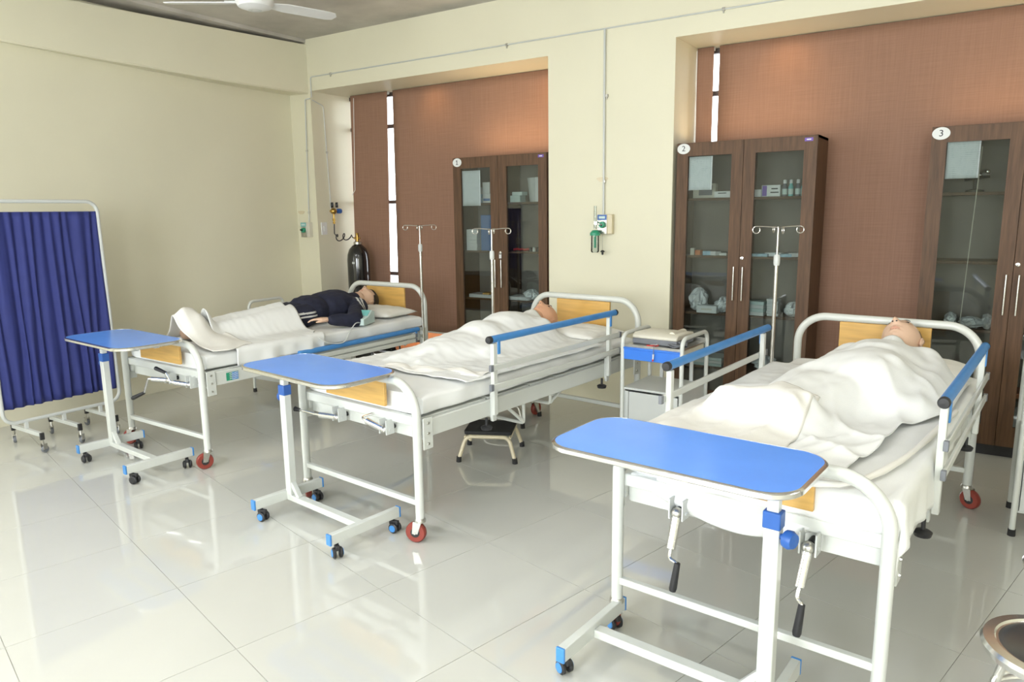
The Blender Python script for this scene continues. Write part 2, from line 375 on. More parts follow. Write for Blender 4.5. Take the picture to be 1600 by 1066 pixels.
# roller blinds
def blind(label, tl, tr, bl, br, zt, zb_, y=4.315):
    b = thing('roller_blind', label, 'blind', ((tl + tr) / 2, y, zt), 0, 'brown roller blinds')
    ox = (tl + tr) / 2
    def fn(u, v):
        xt = tl + (tr - tl) * u - ox; xb = bl + (br - bl) * u - ox
        return Vector((xt + (xb - xt) * v, 0.004 * math.sin(u * 9 + v * 2) * v, -(zt - zb_) * v))
    obj('fabric', MB().grid(fn, 24, 30), M_blind, b, solid=0.003)
    obj('roller', MB().cyl((tl - ox, 0.02, -0.012), (tr - ox, 0.02, -0.012), 0.016), M_white2, b)
    obj('bottom_bar', MB().box(((bl + br) / 2 - ox, 0, zb_ - zt - 0.008), (br - bl, 0.012, 0.016)), M_lens, b, bevel=0.003)
    return b
b1 = blind('narrow brown roller blind beside the oxygen cylinder, left bay', -3.470, -2.962, -3.532, -3.035, ZL - 0.005, 0.34)
b2 = blind('wide brown roller blind behind the first cabinet, left bay', -2.888, XA - 0.005, -2.925, XA - 0.005, ZL - 0.005, 0.345)
b3 = blind('thin strip of brown roller blind next to the central pillar', XB + 0.006, 0.325, XB + 0.006, 0.330, ZL - 0.005, 0.34)
b4 = blind('widest brown roller blind, between the second and third cabinets', 0.368, XD - 0.005, 0.372, XD - 0.005, ZL - 0.005, 0.34)
obj('pull_chain', MB().tube(fillet([(-3.41 + 3.231, -0.03, -0.03), (-3.455 + 3.231, -0.03, -0.95), (-3.50 + 3.231, -0.03, -1.0)], 0.02), 0.0035, 6), M_lens, b1)
obj('pull_chain', MB().tube([(0.205 - 0.2625, -0.03, -0.02), (0.215 - 0.2625, -0.03, -1.1)], 0.003, 6), M_lens, b3)

# warm lamps tucked against the soffits of the window bays, washing the top of the blinds
for x in (-2.35, -1.05, 0.87, 3.12):
    aim(light('soffit_lamp', 'SPOT', (x, 4.08, ZL - 0.03), 2.2, (1.0, 0.60, 0.26), spot_size=2.3, spot_blend=1.0, shadow_soft_size=0.06), (0, 0.75, -1))

# warm fill lights added over the cabinet tops to brighten the soffits and reveals
for x, e in ((-1.36, 3.0), (0.70, 1.5), (2.30, 1.5)):
    aim(light('soffit_fill', 'AREA', (x, 4.08, 2.03), e, (1.0, 0.72, 0.42), shape='RECTANGLE', size=0.85, size_y=0.16), (0, 0, 1))

# ceiling tube lights, behind and beside the camera
def tube_light(x, y, rz, e, label):
    t = thing('tube_light', label, 'tube light', (x, y, ZC), rz, 'ceiling tube lights')
    obj('housing', MB().box((0, 0, -0.035), (1.22, 0.07, 0.06)), M_lens, t, bevel=0.004)
    obj('tube', MB().cyl((-0.58, 0, -0.085), (0.58, 0, -0.085), 0.014), mat('lit_tube', (1.0, 1.0, 0.96), emit=6.0), t)
    for sx in (-1, 1): obj('socket', MB().box((sx * 0.592, 0, -0.078), (0.022, 0.035, 0.05)), M_lens, t)
    l = light('tube_light_glow', 'AREA', (x, y, ZC - 0.11), e, (0.96, 0.98, 1.0), shape='RECTANGLE', size=1.15, size_y=0.05); l.rotation_euler = (0, 0, rz)
tube_light(1.2, 0.2, 0, 15, 'ceiling tube light ahead of the camera, above the third bed')
tube_light(-1.4, -0.9, 0, 30, 'ceiling tube light left of the camera, out in the aisle')
tube_light(3.2, 2.2, PI / 2, 4, 'ceiling tube light near the right wall')

# ================================================================== BEDS
BED = {1: ((-2.178, 1.245, 0), math.radians(-1.5)), 2: ((-0.397, 1.18, 0), math.radians(-6.0)), 3: ((1.562, 0.935, 0), math.radians(-5.0))}
def bl(b, x, y, z):      # bed-local point to world
    (o, a) = BED[b]; return Vector((o[0] + x * math.cos(a) - y * math.sin(a), o[1] + x * math.sin(a) + y * math.cos(a), z))
def on_bed(o, b): return at(o, BED[b][0], BED[b][1])

def caster(parent, p, ang, wheel_r=0.05, red=True):
    """swivel caster below leg end p=(x,y,z_top)"""
    x, y, zt = p; c = bpy.data.objects.new('caster', None); COL.objects.link(c); c.parent = parent; c.location = (x, y, 0); c.rotation_euler = (0, 0, ang)
    off = wheel_r * 0.45
    fork = MB(); fork.lathe([(0.0, zt + 0.004), (0.022, zt + 0.004), (0.027, zt - 0.004), (0.027, zt - 0.014), (0.0, zt - 0.014)], n=16)
    for s in (-1, 1):
        fork.prism([(-0.012, zt - 0.012), (0.030, zt - 0.012), (off + 0.014, wheel_r - 0.004), (off - 0.014, wheel_r - 0.004)], s * 0.019 - 0.0015, s * 0.019 + 0.0015, 'Y')
    fork.box((0.008, 0, zt - 0.015), (0.042, 0.04, 0.004)); fork.cyl((off, -0.024, wheel_r), (off, 0.024, wheel_r), 0.006, n=8)
    obj('fork', fork, M_steel, c)
    w = MB().lathe([(0.021, -0.015), (wheel_r - 0.005, -0.015), (wheel_r, -0.009), (wheel_r, 0.009), (wheel_r - 0.005, 0.015), (0.021, 0.015)], (off, 0, wheel_r), (0, 1, 0), 24)
    obj('wheel', w, M_red if red else M_rubber, c)
    obj('wheel_hub', MB().lathe([(0.0, -0.016), (0.023, -0.016), (0.023, 0.016), (0.0, 0.016)], (off, 0, wheel_r), (0, 1, 0), 20), M_black, c)
    return c

def make_bed(n, label, cranks, rails, cast_ang):
    B = thing('hospital_bed', label, 'bed', BED[n][0], BED[n][1], 'hospital beds')
    H = 0.44; L = 2.03; r = 0.021; zc = 0.115
    for nm, y, zt in (('foot_frame', 0, 0.764), ('head_frame', L, 0.934)):
        obj(nm, MB().tube(fillet([(-H, y, zc), (-H, y, zt), (H, y, zt), (H, y, zc)], 0.15, 12), r, 16), M_white, B)
        obj('stretcher', MB().box((0, y, 0.195), (2 * H - 0.03, 0.026, 0.026)), M_white, B, bevel=0.003)
    # end boards
    obj('foot_board', MB().box((0.003, 0.004, 0.690), (0.452, 0.018, 0.125)), M_ply, B, bevel=0.003)
    obj('head_board', MB().box((0.0, L + 0.002, 0.745), (0.442, 0.018, 0.335)), M_ply, B, bevel=0.003)
    obj('end_rail', MB().box((0, 0.028, 0.578), (2 * H - 0.02, 0.03, 0.046)), M_white, B, bevel=0.004)
    obj('end_rail', MB().box((0, L - 0.028, 0.578), (2 * H - 0.02, 0.03, 0.046)), M_white, B, bevel=0.004)
    obj('end_plate', MB().box((0, 0.058, 0.522), (0.85, 0.016, 0.072)), M_white, B, bevel=0.003)
    for x in (-H, H):
        sf = obj('side_frame', MB().box((x, L / 2, 0.546), (0.028, L - 0.06, 0.085)), M_white, B, bevel=0.004)
        for y in (0.05, L - 0.05):
            hp = obj('hook_plate', MB().box((x + math.copysign(0.019, x), y, 0.525), (0.008, 0.06, 0.15)), M_white, sf, bevel=0.002)
            for z in (0.475, 0.525, 0.575): hp_b = obj('bolt', MB().lathe([(0, 0.006), (0.006, 0.005), (0.007, 0)], (x + math.copysign(0.023, x), y, z), (math.copysign(1, x), 0, 0), 8), M_steel, sf)
    # lying surface in sections
    for y0, y1 in ((0.05, 0.50), (0.52, 0.86), (0.88, 1.10), (1.12, 1.98)):
        obj('deck_panel', MB().box((0, (y0 + y1) / 2, 0.588), (0.845, y1 - y0, 0.012)), M_white, B, bevel=0.002)
    obj('cross_member', MB().box((0, 0.55, 0.535), (0.85, 0.03, 0.04)), M_white, B); obj('cross_member', MB().box((0, 1.45, 0.535), (0.85, 0.03, 0.04)), M_white, B)
    # lifting frames under the knee and back sections
    for y, z, s in ((0.84, 0.375, -1), (1.09, 0.432, 1)):
        lf = MB().tube(fillet([(-0.40, y, 0.52), (-0.40, y, z), (0.40, y, z), (0.40, y, 0.52)], 0.02, 4), 0.010, 8)
        for x in (-0.40, 0.40): lf.cyl((x, y, z + 0.006), (x, y + s * 0.19, 0.535), 0.010, n=8)
        obj('lift_frame', lf, M_white, B)
    # casters
    for k, (x, y) in enumerate(((-H, 0), (H, 0), (-H, L), (H, L))): caster(B, (x, y, 0.118), math.radians(cast_ang[k]))
    # cranks
    for (x, pts) in cranks:
        c = bpy.data.objects.new('crank', None); COL.objects.link(c); c.parent = B; c.location = (x, 0, 0.525)
        br = MB()
        for s in (-1, 1): br.box((s * 0.024, 0.0, 0.005), (0.005, 0.05, 0.07))
        br.cyl((-0.03, 0, -0.01), (0.03, 0, -0.01), 0.007, n=8); obj('bracket', br, M_white2, c)
        obj('screw_shaft', MB().cyl((0, 0.01, -0.005), (0, 0.82, 0.0), 0.012, n=10), M_black, c)
        P = [Vector(p) for p in pts]; a = Vector((0, -0.012, -0.01)); d = (P[0] - a).normalized()
        obj('joint', MB().ell((0, -0.012, -0.01), (0.021, 0.021, 0.021), 12), M_steel, c)
        obj('sleeve', MB().lathe([(0.0, 0), (0.016, 0.002), (0.016, (P[0] - a).length - 0.004), (0.010, (P[0] - a).length)], a, d, 16), M_chrome, c)
        obj('crank_arm', MB().tube(fillet([P[0] - d * 0.01, P[0] + d * 0.03, P[1], P[1] + (P[2] - P[1]) * 0.3], 0.015, 5), 0.006, 8), M_chrome, c)
        e = (P[2] - P[1]).normalized(); Ln = (P[2] - P[1]).length
        obj('grip', MB().lathe([(0.0, 0.0), (0.010, 0.0), (0.0135, Ln * 0.9), (0.011, Ln), (0.0, Ln)], P[1], e, 12), M_black, c)
    # side rails
    for side, up in rails:
        R_ = bpy.data.objects.new('side_rail', None); COL.objects.link(R_); R_.parent = B; X = side * 0.487
        if up:
            y0, y1, ya, yb, zt, zs = 0.46, 1.66, 0.495, 1.585, 0.905, ((0.765, 0.455, 1.685), (0.665, 0.455, 1.685))
            for y in (ya, yb):
                obj('rail_post', MB().box((X, y, 0.70), (0.024, 0.03, 0.37)), M_white, R_, bevel=0.004)
                obj('post_sleeve', MB().box((X - side * 0.026, y + 0.02, 0.55), (0.02, 0.03, 0.15)), M_white, R_, bevel=0.003)
                obj('clip_tab', MB().box((X + side * 0.014, y + (0.025 if y == ya else -0.0), 0.865), (0.006, 0.02, 0.075)), M_blue, R_, bevel=0.002)
                obj('lock_knob', MB().lathe([(0, -0.024), (0.026, -0.020), (0.030, -0.006), (0.022, 0.0), (0.007, 0.002), (0.007, 0.04)], (X - side * 0.026, y - 0.035, 0.462), (0, 0, 1), 16), M_black, R_)
        else:
            y0, y1, ya, yb, zt, zs = 0.70, 1.885, 0.62, 1.72, 0.604, ((0.560, 0.62, 1.84), (0.522, 0.62, 1.84))
            for y in (ya, yb):
                obj('rail_post', MB().bar((X, y, 0.505), (X, y + 0.15, 0.585), 0.02, 0.028), M_white, R_, bevel=0.003)
                obj('lock_knob', MB().lathe([(0, -0.024), (0.026, -0.020), (0.030, -0.006), (0.022, 0.0), (0.007, 0.002), (0.007, 0.04)], (X - side * 0.02, y - 0.03, 0.462), (0, 0, 1), 16), M_black, R_)
            obj('clip_tab', MB().box((X + side * 0.012, y1 - 0.03, 0.572), (0.006, 0.022, 0.06)), M_blue, R_, bevel=0.002)
        obj('top_rail', MB().cyl((X, y0, zt), (X, y1, zt), 0.0185, n=18), M_blue, R_)
        for y, d in ((y0, -1), (y1, 1)): obj('end_cap', MB().lathe([(0.0, 0.010), (0.016, 0.009), (0.0195, 0.003), (0.0195, -0.012)], (X, y, zt), (0, d, 0), 16), M_black if up else M_blue, R_)
        for z, a, b in zs:
            obj('rail_bar', MB().box((X + side * 0.018, (a + b) / 2, z), (0.012, b - a, 0.030)), M_white, R_, bevel=0.003)
            for y in (a, b): obj('end_cap', MB().box((X + side * 0.018, y, z), (0.016, 0.022, 0.034)), M_grey, R_, bevel=0.002)
    return B

dn = [(0.0, -0.055, -0.125), (0.035, -0.075, -0.155), (0.025, -0.085, -0.255)]
dn2 = [(-0.008, -0.055, -0.125), (0.008, -0.075, -0.165), (0.0, -0.085, -0.265)]
bed1 = make_bed(1, 'white tubular hospital bed farthest left, holding the mannequin in a navy tracksuit',
    [(0.10, [(-0.13, -0.05, -0.01), (-0.22, -0.06, -0.11), (-0.30, -0.10, -0.15)]), (0.33, [(-0.12, -0.04, -0.005), (-0.19, -0.05, 0.05), (-0.27, -0.07, 0.075)])], [(1, False)], (200, 250, 90, 60))
bed2 = make_bed(2, 'white tubular hospital bed in the middle with one raised blue-topped side rail',
    [(-0.13, [(-0.10, -0.05, -0.005), (-0.21, -0.09, 0.01), (-0.24, -0.10, 0.015)]), (0.23, [(-0.09, -0.05, 0.03), (-0.10, 0.03, 0.05), (-0.06, 0.06, 0.05)])], [(1, True)], (150, 205, 90, 120))
bed3 = make_bed(3, 'white tubular hospital bed nearest the camera with two raised blue-topped side rails', [(-0.205, dn), (0.225, dn2)], [(1, True), (-1, True)], (120, 250, 80, -25))
# maker's plate on the side frame of the first bed
pl = obj('maker_plate', MB().box((0.4565, 0.20, 0.545), (0.003, 0.085, 0.05)), M_green, bed1, bevel=0.0)
obj('plate_field', MB().box((0.4585, 0.218, 0.545), (0.001, 0.046, 0.048)), M_blue, pl, smooth=False)
for k in range(4): obj('plate_wave', MB().tube([(0.4595, 0.178 + 0.062 * t / 8, 0.529 + k * 0.011 + 0.003 * math.sin(t * 1.2)) for t in range(9)], 0.0018, 5), M_lens, pl)

# ------------------------------------------------------------------ bedding
def nz(x, y, s, seed=0.0): return noise.noise(Vector((x * s + seed, y * s - seed * 1.7, seed * 0.31)))
def mattress(b, label, droop=0.0):
    def fn(u, v):      # closed cross-section swept along y
        y = 0.045 + 1.945 * v; t = 2 * PI * u; w = 0.435; h = 0.052
        cs, sn = math.cos(t), math.sin(t); e = 0.28
        x = w * math.copysign(abs(cs) ** e, cs); z = 0.648 + h * math.copysign(abs(sn) ** e, sn)
        ed = min(1.0, min(v, 1 - v) * 40 + 0.55); z = 0.648 + (z - 0.648) * (0.8 + 0.2 * ed)
        n = nz(x * 1.2, y, 6, b) * 0.006 + nz(x, y, 17, b + 3) * 0.003
        if sn > 0.2: z += n * 0.7
        x += math.copysign(1, x) * (n * 0.8 + 0.005 * math.sin(y * 23 + 4 * nz(y, 0, 2, b))) if abs(cs) > 0.6 else 0
        return Vector((x, y, z))
    mb = MB().grid(fn, 72, 64)
    n = len(mb.v); mb.f.append(tuple(range(72))); mb.m.append(0); mb.f.append(tuple(n - 73 + k for k in range(72))); mb.m.append(0)
    return tag(on_bed(obj('mattress', mb, M_sheet, angle=70), b), label, 'mattress', 'bed mattresses')
mattress(1, 'thin white-sheeted mattress under the mannequin in the tracksuit'); mattress(2, 'thin white-sheeted mattress on the middle bed'); mattress(3, 'thin white-sheeted mattress on the nearest bed')

def pillow(b, c, d, label, rz=0.0, thick=0.11, seed=1):
    def fn(u, v):
        x = (u * 2 - 1); y = (v * 2 - 1); k = (1 - abs(x) ** 2.6) * (1 - abs(y) ** 2.6); return x, y, max(k, 0) ** 0.45
    mb = MB(); N = 30
    for s in (1, -1):
        def f2(u, v, s=s):
            x, y, k = fn(u, v); pin = 1 - 0.06 * (abs(x) ** 4 * abs(y) ** 4 < 0.4) * 0
            z = s * k * thick / 2 * (0.55 if s < 0 else 1) + 0.007 * nz(x, y, 3, seed) * k + 0.004 * nz(x, y, 9, seed) * k
            return Vector((x * d[0] / 2 * (1 - 0.05 * (1 - y * y)), y * d[1] / 2 * (1 - 0.05 * (1 - x * x)), z))
        mb.grid(f2, N, N)
    o = obj('pillow', mb, M_pillow, angle=80); w = bl(b, *c); at(o, w, BED[b][1] + rz)
    bmm = bmesh.new(); bmm.from_mesh(o.data); bmesh.ops.remove_doubles(bmm, verts=bmm.verts, dist=0.0006); bmesh.ops.recalc_face_normals(bmm, faces=bmm.faces); bmm.to_mesh(o.data); bmm.free()
    return tag(o, label, 'pillow', 'bed pillows')
pillow(1, (0.07, 1.80, 0.728), (0.66, 0.36), "grey-white pillow under the black-haired mannequin's head", 0.06, 0.11, 2)
pillow(2, (0.06, 1.80, 0.726), (0.64, 0.38), 'white pillow under the bald mannequin', -0.03, 0.10, 5)
pillow(3, (0.12, 1.82, 0.735), (0.62, 0.36), 'white pillow under the mannequin with painted hair, partly covered by the sheet', 0.0, 0.12, 8)

def G(x, y, cx, cy, sx, sy, a, rot=0.0):
    dx, dy = x - cx, y - cy
    if rot: dx, dy = dx * math.cos(rot) + dy * math.sin(rot), -dx * math.sin(rot) + dy * math.cos(rot)
    return a * math.exp(-0.5 * ((dx / sx) ** 2 + (dy / sy) ** 2))
def drape(name, b, h, u0, u1, v0, v1, m, label, cat, e0=0.0, edge=0.45, nu=90, nv=110, skew=lambda u, v: (u, v), foot=None, group=None, wave=0.012):
    """cloth over the bed: flat part follows h(x,y); beyond the mattress edge it hangs down"""
    def fn(a, c):
        u = u0 + (u1 - u0) * a; v = v0 + (v1 - v0) * c; u, v = skew(u, v); x, y = u, v; drop = 0; out = 0
        if abs(u) > edge:
            d = abs(u) - edge; x = math.copysign(edge, u); r = 0.03
            if d < r * PI / 2: out = r * math.sin(d / r); drop = r * (1 - math.cos(d / r))
            else: out = r; drop = r + (d - r * PI / 2)
            out += wave * (math.sin(v * 19 + 3 * nz(v, 0, 3, b)) + 0.6 * math.sin(v * 41)) * min(1, drop * 8)
        if foot is not None and v < foot:
            d = foot - v; r = 0.03; y = foot
            if d < r * PI / 2: oy = r * math.sin(d / r); dz = r * (1 - math.cos(d / r))
            else: oy = r; dz = r + (d - r * PI / 2)
            return Vector((x + math.copysign(out, u), y - oy - 0.008 * math.sin(u * 25) * min(1, dz * 8), h(x, y) - dz - drop))
        return Vector((x + math.copysign(out, u) if abs(u) > edge else x, y, h(x, y) - drop))
    o = obj(name, MB().grid(fn, nu, nv), m, solid=0.004, angle=180); on_bed(o, b); return tag(o, label, cat, group)

import numpy as np
def membrane(prims, ofs, iters, grav, x0=-0.5, x1=0.5, y0=0.0, y1=2.0, st=0.0125, base=0.706, seed=0):
    X, Y = np.meshgrid(np.arange(x0, x1 + st, st), np.arange(y0, y1 + st, st)); B = np.full(X.shape, base)
    for p in prims:
        if p[0] == 'c':
            a, b_, ra, rb = Vector(p[1]), Vector(p[2]), p[3], p[4]; dx, dy = b_.x - a.x, b_.y - a.y; L2 = dx * dx + dy * dy + 1e-9
            t = np.clip(((X - a.x) * dx + (Y - a.y) * dy) / L2, 0, 1); r = ra + (rb - ra) * t; d2 = (X - a.x - t * dx) ** 2 + (Y - a.y - t * dy) ** 2
            top = np.where(d2 < r * r, np.maximum(a.z + (b_.z - a.z) * t, max(a.z, b_.z) * (L2 < 0.01)) + np.sqrt(np.maximum(r * r - d2, 0)), base)
        else:
            c, q = p[1], p[2]; k = 1 - ((X - c[0]) / q[0]) ** 2 - ((Y - c[1]) / q[1]) ** 2; top = np.where(k > 0, c[2] + q[2] * np.sqrt(np.maximum(k, 0)), base)
        B = np.maximum(B, top + ofs)
    Hh = B.copy()
    for _ in range(iters):
        P = np.pad(Hh, 1, mode='edge'); Hh = np.maximum(B, (P[:-2, 1:-1] + P[2:, 1:-1] + P[1:-1, :-2] + P[1:-1, 2:] + P[1:-1, 1:-1]) / 5 - grav)
    for _ in range(3):
        P = np.pad(Hh, 1, mode='edge'); Hh = np.maximum(B - 0.004, (P[:-2, 1:-1] + P[2:, 1:-1] + P[1:-1, :-2] + P[1:-1, 2:] + P[1:-1, 1:-1]) / 5)
    def h(x, y):
        fx = min(max((x - x0) / st, 0), Hh.shape[1] - 1.001); fy = min(max((y - y0) / st, 0), Hh.shape[0] - 1.001); i, j = int(fx), int(fy); u, v = fx - i, fy - j
        return float((Hh[j, i] * (1 - u) + Hh[j, i + 1] * u) * (1 - v) + (Hh[j + 1, i] * (1 - u) + Hh[j + 1, i + 1] * u) * v)
    return h
def hand(w, d, n, thumb_side, curl=0.5, L=0.17):
    """capsules for a hand: wrist w, finger direction d, palm normal n (palm faces -n side)"""
    w = Vector(w); d = Vector(d).normalized(); n = (Vector(n) - d * Vector(n).dot(d)).normalized(); s = n.cross(d) * thumb_side; out = []
    for k, off in enumerate((-0.030, -0.010, 0.010, 0.030)):
        out.append(('c', w, w + d * 0.085 + s * off, 0.020, 0.012))
        ln = (0.060, 0.075, 0.080, 0.072)[k]; p = w + d * 0.088 + s * off; r = 0.0088; dd = d.copy()
        for seg in range(3):
            dd = Matrix.Rotation(curl * (0.45 + 0.2 * seg), 3, s * thumb_side) @ dd
            q = p + dd * ln * (0.45, 0.32, 0.25)[seg]; out.append(('c', p, q, r, r * 0.93)); p = q; r *= 0.93
    p = w + d * 0.025 + s * 0.026; q = p + (d * 0.6 + s * 0.75 - n * 0.15).normalized() * 0.045; out.append(('c', p, q, 0.014, 0.0105)); out.append(('c', q, q + (d * 0.9 + s * 0.35 - n * 0.2).normalized() * 0.035, 0.0105, 0.0085))
    return out
def lying(cx, hy, z, arms=True, dx=0.0, L=1.0, q=1.0, toe=0.125):
    """capsules for a body on its back, neck base at (cx,hy); dx shifts the feet sideways, L scales the legs"""
    P = [('c', (cx, hy + 0.02, z + 0.03), (cx, hy + 0.10, z + 0.045), 0.055, 0.052),
         ('e', (cx, hy - 0.20, z + 0.01), (0.165, 0.21, 0.10)), ('e', (cx + dx * 0.35, hy - 0.46, z), (0.145, 0.16, 0.085)), ('c', (cx - 0.17, hy - 0.06, z), (cx + 0.17, hy - 0.06, z), 0.062, 0.062)]
    for sd in (-1, 1):
        hx, kx, ax = cx + dx * 0.4 + sd * 0.085, cx + dx * 0.7 + sd * 0.095, cx + dx + sd * 0.09
        zl = 0.706 + 0.062 * q; zk = 0.706 + 0.055 * q; za = 0.706 + 0.042 * q
        P += [('c', (hx, hy - 0.52, zl + 0.01), (kx, hy - 0.52 - 0.40 * L, zk), 0.078 * q, 0.056 * q), ('c', (kx, hy - 0.52 - 0.40 * L, zk), (ax, hy - 0.52 - 0.78 * L, za), 0.054 * q, 0.038 * q),
              ('c', (ax, hy - 0.54 - 0.78 * L, za), (ax + sd * 0.02, hy - 0.57 - 0.78 * L, za + toe), 0.034 * q, 0.026 * q)]
        if arms:
            P += [('c', (cx + sd * 0.20, hy - 0.08, z - 0.01), (cx + sd * 0.235, hy - 0.34, z - 0.03), 0.048, 0.038), ('c', (cx + sd * 0.235, hy - 0.34, z - 0.03), (cx + sd * 0.225, hy - 0.56, z - 0.03), 0.037, 0.027)]
            P += hand((cx + sd * 0.225, hy - 0.57, z - 0.03), (-sd * 0.1, -1, 0.0), (0, 0, 1), -sd, 0.3)
    return P
# third bed: sheet over the whole figure, and a folded cream sheet over its legs
BODY3 = lying(0.10, 1.675, 0.80, dx=-0.20, L=0.78, toe=0.05); BODY2 = lying(-0.125, 1.555, 0.778, L=0.68, q=0.5, toe=0.0)
mem3 = membrane(BODY3 + [('c', (-0.26, 0.54, 0.775), (0.02, 0.58, 0.785), 0.05, 0.05), ('c', (-0.10, 0.60, 0.78), (-0.04, 0.95, 0.775), 0.06, 0.07), ('e', (0.10, 1.22, 0.80), (0.17, 0.26, 0.105)), ('e', (0.19, 1.19, 0.84), (0.06, 0.06, 0.06))], 0.012, 200, 0.00032)
mem2 = membrane(BODY2 + [('e', (-0.12, 1.0, 0.735), (0.17, 0.45, 0.075)), ('c', (-0.12, 1.30, 0.76), (-0.12, 0.60, 0.70), 0.10, 0.03)], 0.010, 260, 0.00018)
def sm(t): t = max(0, min(1, t)); return t * t * (3 - 2 * t)
def h3(x, y):
    z = mem3(x, y)
    def cr(t): return (1 - abs(math.sin(t))) ** 2
    w1 = nz(x, y, 2.2, 3); w2 = nz(x, y, 3.1, 8)
    lift = 0.008 * nz(x, y, 8, 1) + 0.004 * nz(x * 2, y, 14, 2)
    rad = math.atan2(y - 1.35, x - 0.05); dd = math.hypot(x - 0.05, y - 1.35)
    fold = 0.018 * cr(rad * 5.0 + 2.2 * w1 + 0.6) * sm((dd - 0.15) * 4) * sm((1.5 - y) * 3)
    fold += 0.016 * cr(10.5 * (x + 0.45 * y) + 3 * w2) * sm((1.2 - y) * 3) * sm((x + 0.05) * 5)
    fold += 0.013 * cr(20 * (x - 0.3 * y) + 2.5 * w1) * sm((0.62 - y) * 5)
    fold += 0.006 * cr(9 * (y + 0.5 * x) + 3 * w1) * sm((y - 1.1) * 3)
    return z + (lift + fold) * (0.35 + 0.65 * sm((0.47 - abs(x)) * 6))
def sk3(u, v): return (u * (0.72 + 0.28 * sm((v - 0.72) * 2.6) - 0.10 * sm((0.5 - v) * 3)) if u > 0 else u), v + 0.05 * u * sm((v - 1.2) * 2) - 0.10 * sm((-u - 0.35) * 5) * 0 + 0.02 * nz(u, 0, 5, 4) * sm((0.4 - v) * 4)
drape('top_sheet', 3, h3, -0.66, 0.44, 0.16, 1.70, M_sheet, 'white sheet pulled up to the chin of the mannequin with painted hair', 'sheet', edge=0.45, nu=110, nv=150, skew=sk3)
def h3b(x, y): return h3(x, y) + 0.006 + 0.003 * nz(x, y, 20, 5) + 0.012 * (1 - abs(math.sin(13 * (x + 0.15 * y) + 2 * nz(x, y, 3, 2)))) ** 2 * sm((0.62 - y) * 6)
drape('leg_cover', 3, h3b, -0.60, 0.06, 0.14, 0.68, M_cream, 'cream cloth laid over the legs of the mannequin on the nearest bed', 'sheet', nu=70, nv=60, skew=lambda u, v: (u - 0.04 * (v - 0.4), v + 0.02 * math.sin(u * 8)))
# bottom sheet of the third bed: hangs at the right side and sags below the foot rail
def hb3(x, y): return 0.703 + 0.003 * nz(x, y, 9, 6)
drape('bottom_sheet', 3, hb3, -0.30, 0.60, -0.075, 1.9, M_sheet, 'white bottom sheet hanging over the right edge of the nearest bed', 'sheet', edge=0.437, foot=0.045, nu=70, nv=110, skew=lambda u, v: (u if u < 0.45 else 0.45 + (u - 0.45) * (0.75 + 0.35 * math.sin(v * 3.1 + 0.4)), v), wave=0.010)
def sag(u, v):
    x = -0.40 + 0.70 * u; d = 0.105 * math.sin(PI * u) ** 0.8
    y = 0.055 - 0.035 * math.sin(PI * v) - 0.03 * math.sin(PI * u) * v; z = 0.60 - d * v - 0.010 * v * v + 0.006 * math.sin(9 * u + 5 * v)
    return Vector((x, y, z))
tag(on_bed(obj('hanging_sheet', MB().grid(sag, 40, 24), M_sheet, solid=0.003, angle=180), 3), 'loose white sheet sagging below the foot rail of the nearest bed', 'sheet')
# rolled hem of the top sheet trailing across the mattress
rp = [(0.20, -0.01, 0.716), (0.24, -0.005, 0.722), (0.29, 0.02, 0.722), (0.335, 0.10, 0.721), (0.37, 0.22, 0.722), (0.395, 0.36, 0.720), (0.412, 0.50, 0.721), (0.425, 0.66, 0.720), (0.435, 0.82, 0.719), (0.445, 1.0, 0.716), (0.45, 1.15, 0.712)]
tag(on_bed(obj('rolled_hem', MB().tube(rp, [0.010 + 0.002 * math.sin(k * 1.9) for k in range(len(rp))], 10), M_cream), 3), 'twisted cream cloth hem trailing along the right side of the nearest mattress', 'cloth')

# second bed
def h2(x, y):
    z = mem2(x, y)
    return z + 0.006 * nz(x, y, 7, 11) + 0.004 * nz(x, y * 2, 15, 12) + 0.004 * math.sin(14 * x + 9 * y) * sm((0.6 - y) * 4)
drape('top_sheet', 2, h2, -0.60, 0.462, 0.30, 1.615, M_sheet, 'white sheet drawn up to the neck of the bald mannequin', 'sheet', nu=80, nv=110, skew=lambda u, v: (u, v + 0.05 * nz(u, 0, 4, 7) * sm((0.55 - v) * 5) - 0.06 * sm((u - 0.25) * 4) * sm((v - 1.3) * 3)))
for k, (x, y, rz) in enumerate(((0.02, 0.34, 0.25), (0.16, 0.43, 0.5), (0.33, 0.47, 0.15))):
    pass
def fold2(u, v):
    x = -0.15 + 0.58 * u; y = 0.30 + 0.16 * u + 0.10 * v + 0.02 * math.sin(u * 12)
    return Vector((x, y, 0.716 + 0.018 * abs(math.sin(u * 9 + 2 * v)) * math.sin(PI * v) + 0.006 * nz(u, v, 8, 3)))
tag(on_bed(obj('crumpled_hem', MB().grid(fold2, 50, 14), M_cream, solid=0.004, angle=180), 2), 'crumpled cream hem lying across the middle bed near its foot', 'cloth')

BODY1 = [(p[0], p[1], p[2], p[3] + 0.030, p[4] + 0.026) if p[0] == 'c' else (p[0], p[1], tuple(k + 0.02 for k in p[2])) for p in lying(-0.03, 1.64, 0.79, arms=False, L=1.08)]
mem1 = membrane(BODY1, 0.008, 110, 0.0005)
